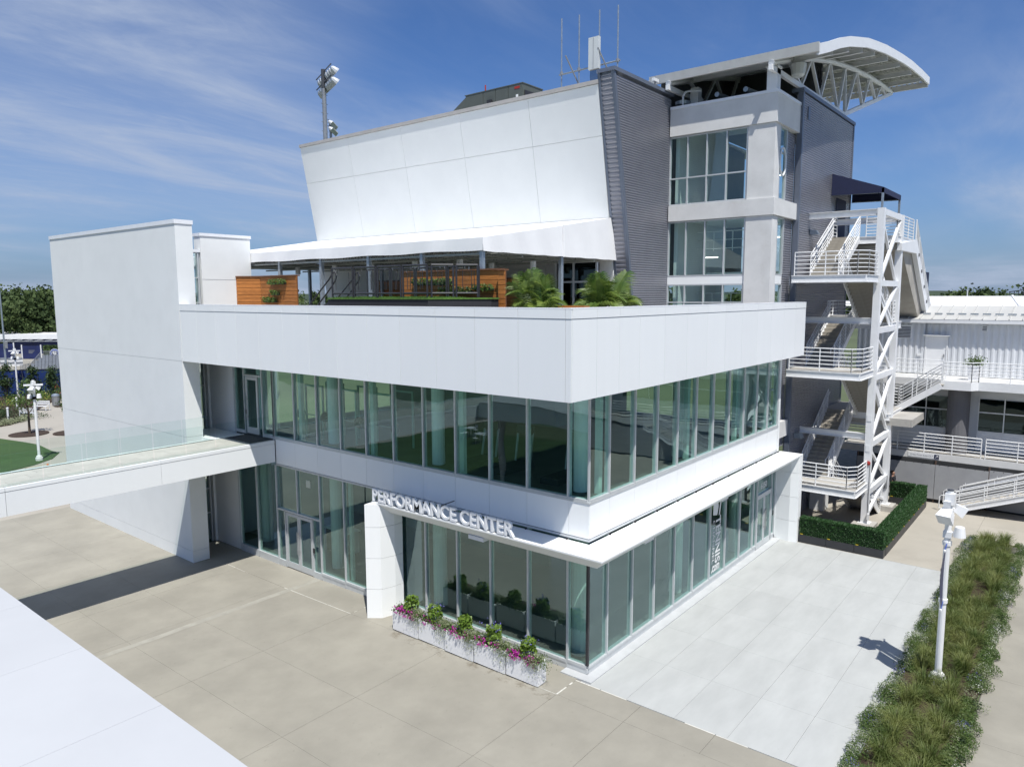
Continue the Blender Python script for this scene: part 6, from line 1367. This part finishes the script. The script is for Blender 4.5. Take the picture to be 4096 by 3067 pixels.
# benches, bollards, bin
def bench(x, y, rz, lab):
    t = thing('garden_bench', (0, 0, 0), lab, 'bench', 'white garden benches on the path'); W_ = 'white_paint'
    for k in range(5): bxp('seat_slat', W_, t, -.8, -.25 + k * .1, .42, .8, -.17 + k * .1, .45)
    for k in range(4): bxp('back_slat', W_, t, -.8, .27, .55 + k * .12, .8, .30, .62 + k * .12)
    for sx in (-.78, .74):
        for yy in (-.25, .25): bxp('leg', W_, t, sx, yy, 0, sx + .05, yy + .05, .418 if yy < 0 else .95)
        bxp('armrest', W_, t, sx - .01, -.25, .62, sx + .06, .245, .66)
    t.location = (x, y, -.28); t.rotation_euler = (0, 0, rz); return t
bench(10.1, 74.6, R(-62), 'white garden bench farther from the lamp post by the mulch bed'); bench(7.6, 70.4, R(118), 'white garden bench nearer the lamp post at the path edge')
bn = thing('litter_bin', (12.3, 76.9, -.28), 'grey round litter bin with domed top near the stucco fin', 'litter bin'); MB().lathe((12.3, 76.9, -.28), [(.34, 0), (.36, .1), (.38, 1.0), (.4, 1.02), (.4, 1.1)], 16).build('drum', 'steel', bn); MB().lathe((12.3, 76.9, .825), [(.4, 0), (.36, .12), (.2, .22), (.02, .25)], 16).build('lid', 'galv', bn)
for k, (x, y, lab) in enumerate(((5.9, 70.6, 'white bollard light in the bed left of the young tree'), (9.0, 78.2, 'white bollard light in the bed behind the benches'))):
    t = thing('bollard_light', (x, y, -.28), lab, 'bollard light', 'white bollard lights'); MB().tube([(x, y, -.28), (x, y, .75)], .09, 10).build('post', 'white_paint', t); MB().lathe((x, y, .755), [(.11, 0), (.11, .12), (.02, .16)], 10).build('head', 'white_paint', t)
# blue court wall and the stands behind
BW = thing('blue_court_wall', (12, 88, -.3), 'dark blue court wall behind the columnar trees', 'wall')
for k in range(9):
    a = Vector((2.5, 95.2, -.3)).lerp(Vector((26, 80.6, -.3)), k / 9); b = Vector((2.5, 95.2, -.3)).lerp(Vector((26, 80.6, -.3)), (k + 1) / 9 - .002); MB().ext([a, b, b + Vector((0, 0, 3.1)), a + Vector((0, 0, 3.1))], (.1, .16, 0)).build('wall_panel', 'blue_court', BW)
    a = a + Vector((-.02, -.02, 3.103)); b = b + Vector((-.02, -.02, 3.103)); MB().ext([a, b, b + Vector((0, 0, .1)), a + Vector((0, 0, .1))], (.14, .2, 0)).build('top_rail', 'alu_dark', BW)
struct(flat('court_terrace', [(6, 98), (28, 86), (60, 110), (40, 165), (10, 150)], .3, 'conc', .5))
gs = thing('grandstand_seats', (24, 113, .3), 'bank of grey plastic stadium seats behind the blue court wall', 'grandstand')
e1 = Vector((3.6, -4.6, 0)).normalized(); e2 = Vector((4.6, 3.6, 0)).normalized(); o0 = Vector((21.2, 114.6, .3))
for r_ in range(5):
    p = o0 + e2 * (r_ * .9) + Vector((0, 0, r_ * .36)); q = p + e1 * 7.5; MB().ext([p, q, q + Vector((0, 0, .36 * 1)), p + Vector((0, 0, .36))], e2 * .88).build('tier', 'steel', gs)
    for k in range(13):
        c = p + e1 * (.3 + k * .55) + e2 * .3 + Vector((0, 0, .36)); MB().ext([c, c + e1 * .45, c + e1 * .45 + Vector((0, 0, .45)), c + Vector((0, 0, .45))], e2 * .12).build('seat', 'seat', gs)
p = o0 - e1 * .3; rails([p - e2 * .4, p + e2 * 2, p + e2 * 4.4 + Vector((0, 0, 1.5))], 8, 1.1, .03, .6).build('railing', 'steel', gs)
p = o0 + e2 * 4.6 + Vector((0, 0, 1.8)); rails([p, p + e1 * 7.5], 2, 1.0, .03, .18).build('railing', 'steel', gs)
def navy_panel(a, b, z0, z1, lab, fr=True):
    a = Vector((*a, 0)); b = Vector((*b, 0)); t = thing('navy_hoarding', (a.x, a.y, .3), lab, 'hoarding', 'navy printed hoardings by the courts'); d = (b - a).normalized(); nm = Vector((-d.y, d.x, 0))
    MB().ext([a + Vector((0, 0, z0)), b + Vector((0, 0, z0)), b + Vector((0, 0, z1)), a + Vector((0, 0, z1))], nm * .12).build('panel', 'navy_panel', t)
    MB().bar(a + Vector((0, 0, .3)), a + Vector((0, 0, z1 + .2)), .16, .16).build('post', 'white_paint', t); MB().bar(b + Vector((0, 0, .3)), b + Vector((0, 0, z1 + .2)), .16, .16).build('post', 'white_paint', t)
    c = a.lerp(b, .5); 
    for k in range(3): p = c - nm * .02 - d * .5 + Vector((0, 0, z1 - .9 - k * .22)); MB().ext([p, p + d * (1.1 - .2 * k), p + d * (1.1 - .2 * k) + Vector((0, 0, .12)), p + Vector((0, 0, .12))], -nm * .01).build('print', 'print_grey', t)
navy_panel((24, 148), (28.5, 142.6), .35, 3.1, 'navy printed hoarding at the left edge behind the stacked crates'); navy_panel((29.4, 141.5), (31.6, 138.8), .35, 2.7, 'navy printed hoarding left of the green wall with the round sign')
gw = thing('ivy_wall', (33, 136.5, .3), 'leafy green wall carrying the round blue sign', 'green wall'); a = Vector((31.9, 138.6, .3)); b = Vector((37, 132.3, .3)); MB().ext([a, b, b + Vector((0, 0, 2.5)), a + Vector((0, 0, 2.5))], (.4, .5, 0)).build('backing', 'hedge_core', gw)
n = 1600; tt = nr.random(n); P = np.c_[a.x + (b.x - a.x) * tt + nr.normal(0, .05, n), a.y + (b.y - a.y) * tt + nr.normal(0, .05, n), .3 + nr.random(n) * 2.55]; crown(P, .13, 'foliage', 'leaf_mid', gw)
rs = thing('round_sign', (32.6, 135.6, 1.3), 'round blue sign with a white globe emblem on the green wall', 'sign'); q = Vector((-.6, -.75, .05)).normalized().to_track_quat('Z', 'Y').to_matrix().to_4x4(); q.translation = (33.1, 136.7, 1.35)
for r_, zz, m_, nm_ in ((.82, 0, 'print_white', 'rim'), (.76, .03, 'pole_blue', 'disc'), (.52, .06, 'print_white', 'ring'), (.47, .09, 'navy', 'globe')): MB().lathe((0, 0, zz), [(r_, 0), (r_, .025)], 26).tf(q).build(nm_, m_, rs)
for k, (u, v, s_) in enumerate(((-.18, .14, .2), (.14, .16, .17), (.1, -.14, .2), (-.2, -.12, .1), (.28, -.05, .08))): MB().add([(u + s_ * (1 + .3 * math.sin(5 * a_ + k)) * math.cos(a_) * .9, v + s_ * (1 + .3 * math.cos(4 * a_)) * math.sin(a_) * .7, .118) for a_ in [6.283 * j / 14 for j in range(14)]], [tuple(range(14))]).tf(q).build('land_shape', 'print_white', rs)
wr = thing('court_building', (40, 156, .3), 'long low building with a flat white roof behind the courts', 'building')
u1 = Vector((7.0, -8.7, 0)).normalized(); u2 = Vector((8.7, 7.0, 0)).normalized(); o0 = Vector((27.5, 162.5, 0))
def obox(o, L_, D_, z0, z1): p = [o, o + u1 * L_, o + u1 * L_ + u2 * D_, o + u2 * D_]; return MB().ext([(v.x, v.y, z0) for v in p], (0, 0, z1 - z0))
obox(o0 + u2 * 1 + u1 * .5, 44, 9, .3, 3.2).build('wall', 'navy_panel', wr); obox(o0 - u1 * 2, 48, 11, 3.25, 4.15).build('roof', 'white_paint', wr)
mb = MB()
for k in range(24): p = o0 - u1 * 2 + u1 * k * 2 - u2 * 2.5; mb.bar((p.x, p.y, 3.0), (p.x + u2.x * 2.4, p.y + u2.y * 2.4, 3.2), .1, .1); mb.bar((p.x, p.y, 3.0), (p.x + u1.x * 2, p.y + u1.y * 2, 3.0), .1, .1)
mb.build('pergola_frame', 'alu', wr)['kind'] = 'stuff'
ck = thing('crate_stack', (23, 128.5, .3), 'stack of pale wrapped crates on the court terrace', 'crates')
for k in range(3):
    for j in range(4): bxp('crate', 'seat' if j % 2 else 'white_paint', ck, 22.2 + k * .85, 128 - k * .9, .31 + j * .34, 23.0 + k * .85, 128.8 - k * .9, .62 + j * .34)
pl = thing('tall_light_pole', (18.6, 113.5, .2), 'tall thin grey light pole at the left edge behind the courts', 'pole'); MB().tube([(18.6, 113.5, .2), (18.6, 113.5, 14.3)], [.16, .07], 8).build('pole', 'galv', pl); MB().tube([(18.6, 113.5, 14.25), (18.3, 113.6, 14.5), (17.9, 113.8, 14.45)], .06, 6).build('arm', 'galv', pl); bxp('box', 'steel', pl, 18.5, 113.1, 4.1, 18.9, 113.4, 5.1)
# golf cart beyond the bridge
gc = thing('golf_cart', (-2.3, 36.4, -.3), 'beige roofed golf cart parked beyond the footbridge', 'golf cart')
def cart():
    x, y, z = -2.6, 36.0, -.3
    bxp('roof', 'tan', gc, x - .6, y - .85, z + 1.82, x + .6, y + .95, z + 1.92); bxp('body', 'tan', gc, x - .58, y - 1.1, z + .28, x + .58, y + 1.1, z + .62); bxp('seat', 'interior_white', gc, x - .55, y - .5, z + .625, x + .55, y + .1, z + .8); bxp('seat_back', 'interior_white', gc, x - .55, y - .55, z + .81, x + .55, y - .45, z + 1.2)
    for sx in (-.53, .53):
        for yy in (-.8, .9): MB().tube([(x + sx, y + yy, z + .625), (x + sx, y + yy * .97, z + 1.815)], .025, 6).build('roof_post', 'black', gc)
        for yy in (-.8, .8): w_ = MB().tube([(x + sx * 1.12, y + yy, z + .25), (x + sx * .9, y + yy, z + .25)], .25, 14).build('wheel', 'black', gc); MB().tube([(x + sx * 1.15, y + yy, z + .25), (x + sx * 1.125, y + yy, z + .25)], .12, 10).build('hub', 'steel', w_)
    bxp('windscreen', 'rail_glass', gc, x - .52, y + .93, z + .7, x + .52, y + .945, z + 1.7); MB().lathe((x + .35, y + .2, z + 1.921), [(.07, 0), (.06, .14), (.01, .17)], 10).build('beacon', mat('orange_beacon', (.6, .15, .02), .4), gc)
cart()
# poles seen under the canopy
for k, (x, y, lab) in enumerate(((30, 62, 'thin white flagpole seen through the canopy posts, left one'), (31.5, 61, 'thin white flagpole seen through the canopy posts, right one'))): tag(MB().tube([(x, y, -.3), (x, y, 13.9)], .10, 8).build('flagpole', 'galv', origin=(x, y, -.3)), lab, 'flagpole', 'flagpoles beyond the terrace')
# woods
def woods():
    Vs = []; Fs = []; tot = 0
    for k in range(900):
        a = R(rng.uniform(-14, 92) if k % 3 else rng.uniform(70, 92)); d = rng.uniform(178, 420) if a > R(62) else rng.uniform(300, 620)
        x = -17.8 + d * math.cos(a); y = -11.4 + d * math.sin(a)
        if d < 250 and a < R(60): continue
        h = rng.uniform(10, 14.5) if d > 230 else rng.uniform(9.5, 13); r = h * rng.uniform(.3, .42); n = 760 if d < 300 else 260
        nb = 9; P = []
        for _ in range(nb): u = rng.random(); aa = rng.uniform(0, 6.283); rr = r * math.sin(math.pi * (.15 + .8 * u)) * rng.uniform(.4, 1); c = np.array([x + rr * math.cos(aa), y + rr * math.sin(aa), h * (.12 + .85 * u)]); P.append(c + nr.normal(0, r * .22, (n // nb, 3)))
        V, F = leaf_quads(np.concatenate(P), .40 if d < 300 else .75, .8); Vs.append(V); Fs.append(F + tot); tot += len(V)
    o = np_mesh('woodland', np.concatenate(Vs), np.concatenate(Fs), 'forest'); tag(o, 'dense green woodland beyond the courts and suites', 'woodland', kind='stuff')
woods()
for o_ in [bk]:
    MB().box(67.7, 2.9, 0, 70, 3.45, 13.8).build('tower_block', 'navy', o_)
sk = thing('steel_frame_shed', (177, 1, 0), 'dark open steel frame structure on the far right before the woods', 'structure')
for k in range(9): MB().bar((177, -2 + k * .8, 4), (177, -2 + k * .8, 12.0 + .12 * (4 - abs(k - 4))), .16, .16, (0, 1, 0)).build('column', 'flood_dark', sk)
MB().bar((177, -2.2, 12.0), (177, 1.2, 12.55), .16, .2).build('rafter', 'flood_dark', sk); MB().bar((177, 1.2, 12.55), (177, 4.6, 12.0), .16, .2).build('rafter', 'flood_dark', sk)
rp_ = thing('radio_mast', (158.8, 10.2, 0), 'thin white mast far beyond the suite roof before the woods', 'mast'); MB().tube([(158.8, 10.2, 0), (158.8, 10.2, 12.4)], .12, 6).build('pole', 'white_paint', rp_)

# ================================================================ GRANDSTAND ACROSS THE WALK (only its mirror image shows in the glass)
GX = thing('opposite_grandstand', (8, -24, 0), 'pale grandstand with balcony rails mirrored in the right hand glass', 'building')
bxp('rear_wall', 'grey_fabric', GX, -4, -27.1, 0, 24, -26.8, 9.5); bxp('balcony', 'conc_wall', GX, -4, -26.79, 4.0, 24, -22.6, 4.5); bxp('roof', 'white_paint', GX, -4.5, -27.2, 9.51, 24.5, -22.0, 9.9)
for x in (-3.5, 2, 8, 14, 20, 23.5): bxp('column', 'conc_wall', GX, x - .25, -23.2, 0, x + .25, -22.8, 3.99); bxp('column', 'white_paint', GX, x - .1, -22.9, 4.51, x + .1, -22.7, 9.5)
bxp('storefront', 'dark_glass', GX, -3.8, -26.0, .1, 23.8, -25.98, 3.9); bxp('storefront', 'dark_glass', GX, -3.8, -26.0, 4.6, 23.8, -25.98, 8.2)
rails([(-4, -22.65, 4.5), (13, -22.65, 4.5)], 6, 1.07, .028, 1.4).build('railing', 'white_paint', GX); rails([(15.5, -22.65, 4.5), (24, -22.65, 4.5)], 6, 1.07, .028, 1.4).build('railing', 'white_paint', GX)
MB().bar((14.9, -22.4, 4.3), (8.8, -19.6, .2), .1, .4).build('stringer', 'white_paint', GX); MB().bar((15.5, -21.2, 4.3), (9.4, -18.4, .2), .1, .4).build('stringer', 'white_paint', GX)
for k in range(15): c = Vector((14.9, -22.4, 4.3)).lerp(Vector((8.8, -19.6, .3)), k / 15); MB().ext([c, c + Vector((.6, 1.2, 0)), c + Vector((.25, 1.36, 0)), c + Vector((-.35, .16, 0))], (0, 0, .05)).build('tread', 'tread', GX)
rails([(14.9, -22.4, 4.5), (8.8, -19.6, .4)], 6, 1.0, .026, 1.2).build('railing', 'white_paint', GX); rails([(15.5, -21.2, 4.5), (9.4, -18.4, .4)], 6, 1.0, .026, 1.2).build('railing', 'white_paint', GX)

# white cafe furniture on the lawn beyond the bridge (mirrored in the upper glass)
def cafe_set(x, y, z, k):
    t = thing('cafe_table', (x, y, z), ('white square cafe table mirrored in the upper glass, nearer the bridge', 'white square cafe table mirrored in the upper glass, farther from the bridge')[k], 'table', 'white cafe tables on the lawn')
    bxp('table_top', 'white_paint', t, x - .45, y - .45, z + .71, x + .45, y + .45, z + .74)
    for sx in (-.4, .36):
        for sy in (-.4, .36): bxp('leg', 'white_paint', t, x + sx, y + sy, z, x + sx + .04, y + sy + .04, z + .708)
    for j, (dx, dy, rz, nm) in enumerate(((.75, 0, 0, 'right'), (-.75, 0, math.pi, 'left'))):
        c = thing('cafe_chair', (0, 0, 0), 'white cafe chair on the %s side of the cafe table %s the bridge' % (nm, ('nearer', 'farther from')[k]), 'chair', 'white cafe chairs on the lawn')
        bxp('seat', 'white_paint', c, -.22, -.22, .44, .22, .22, .47); bxp('backrest', 'white_paint', c, .2, -.22, .62, .23, .22, .86)
        for sx in (-.2, .17):
            for sy in (-.2, .17): bxp('leg', 'white_paint', c, sx, sy, 0, sx + .03, sy + .03, .438 if sx < 0 else .61)
        c.location = (x + dx, y + dy, z); c.rotation_euler = (0, 0, rz)
cafe_set(-26.9, 29.5, -.3, 0); cafe_set(-25.6, 27.0, -.3, 1)
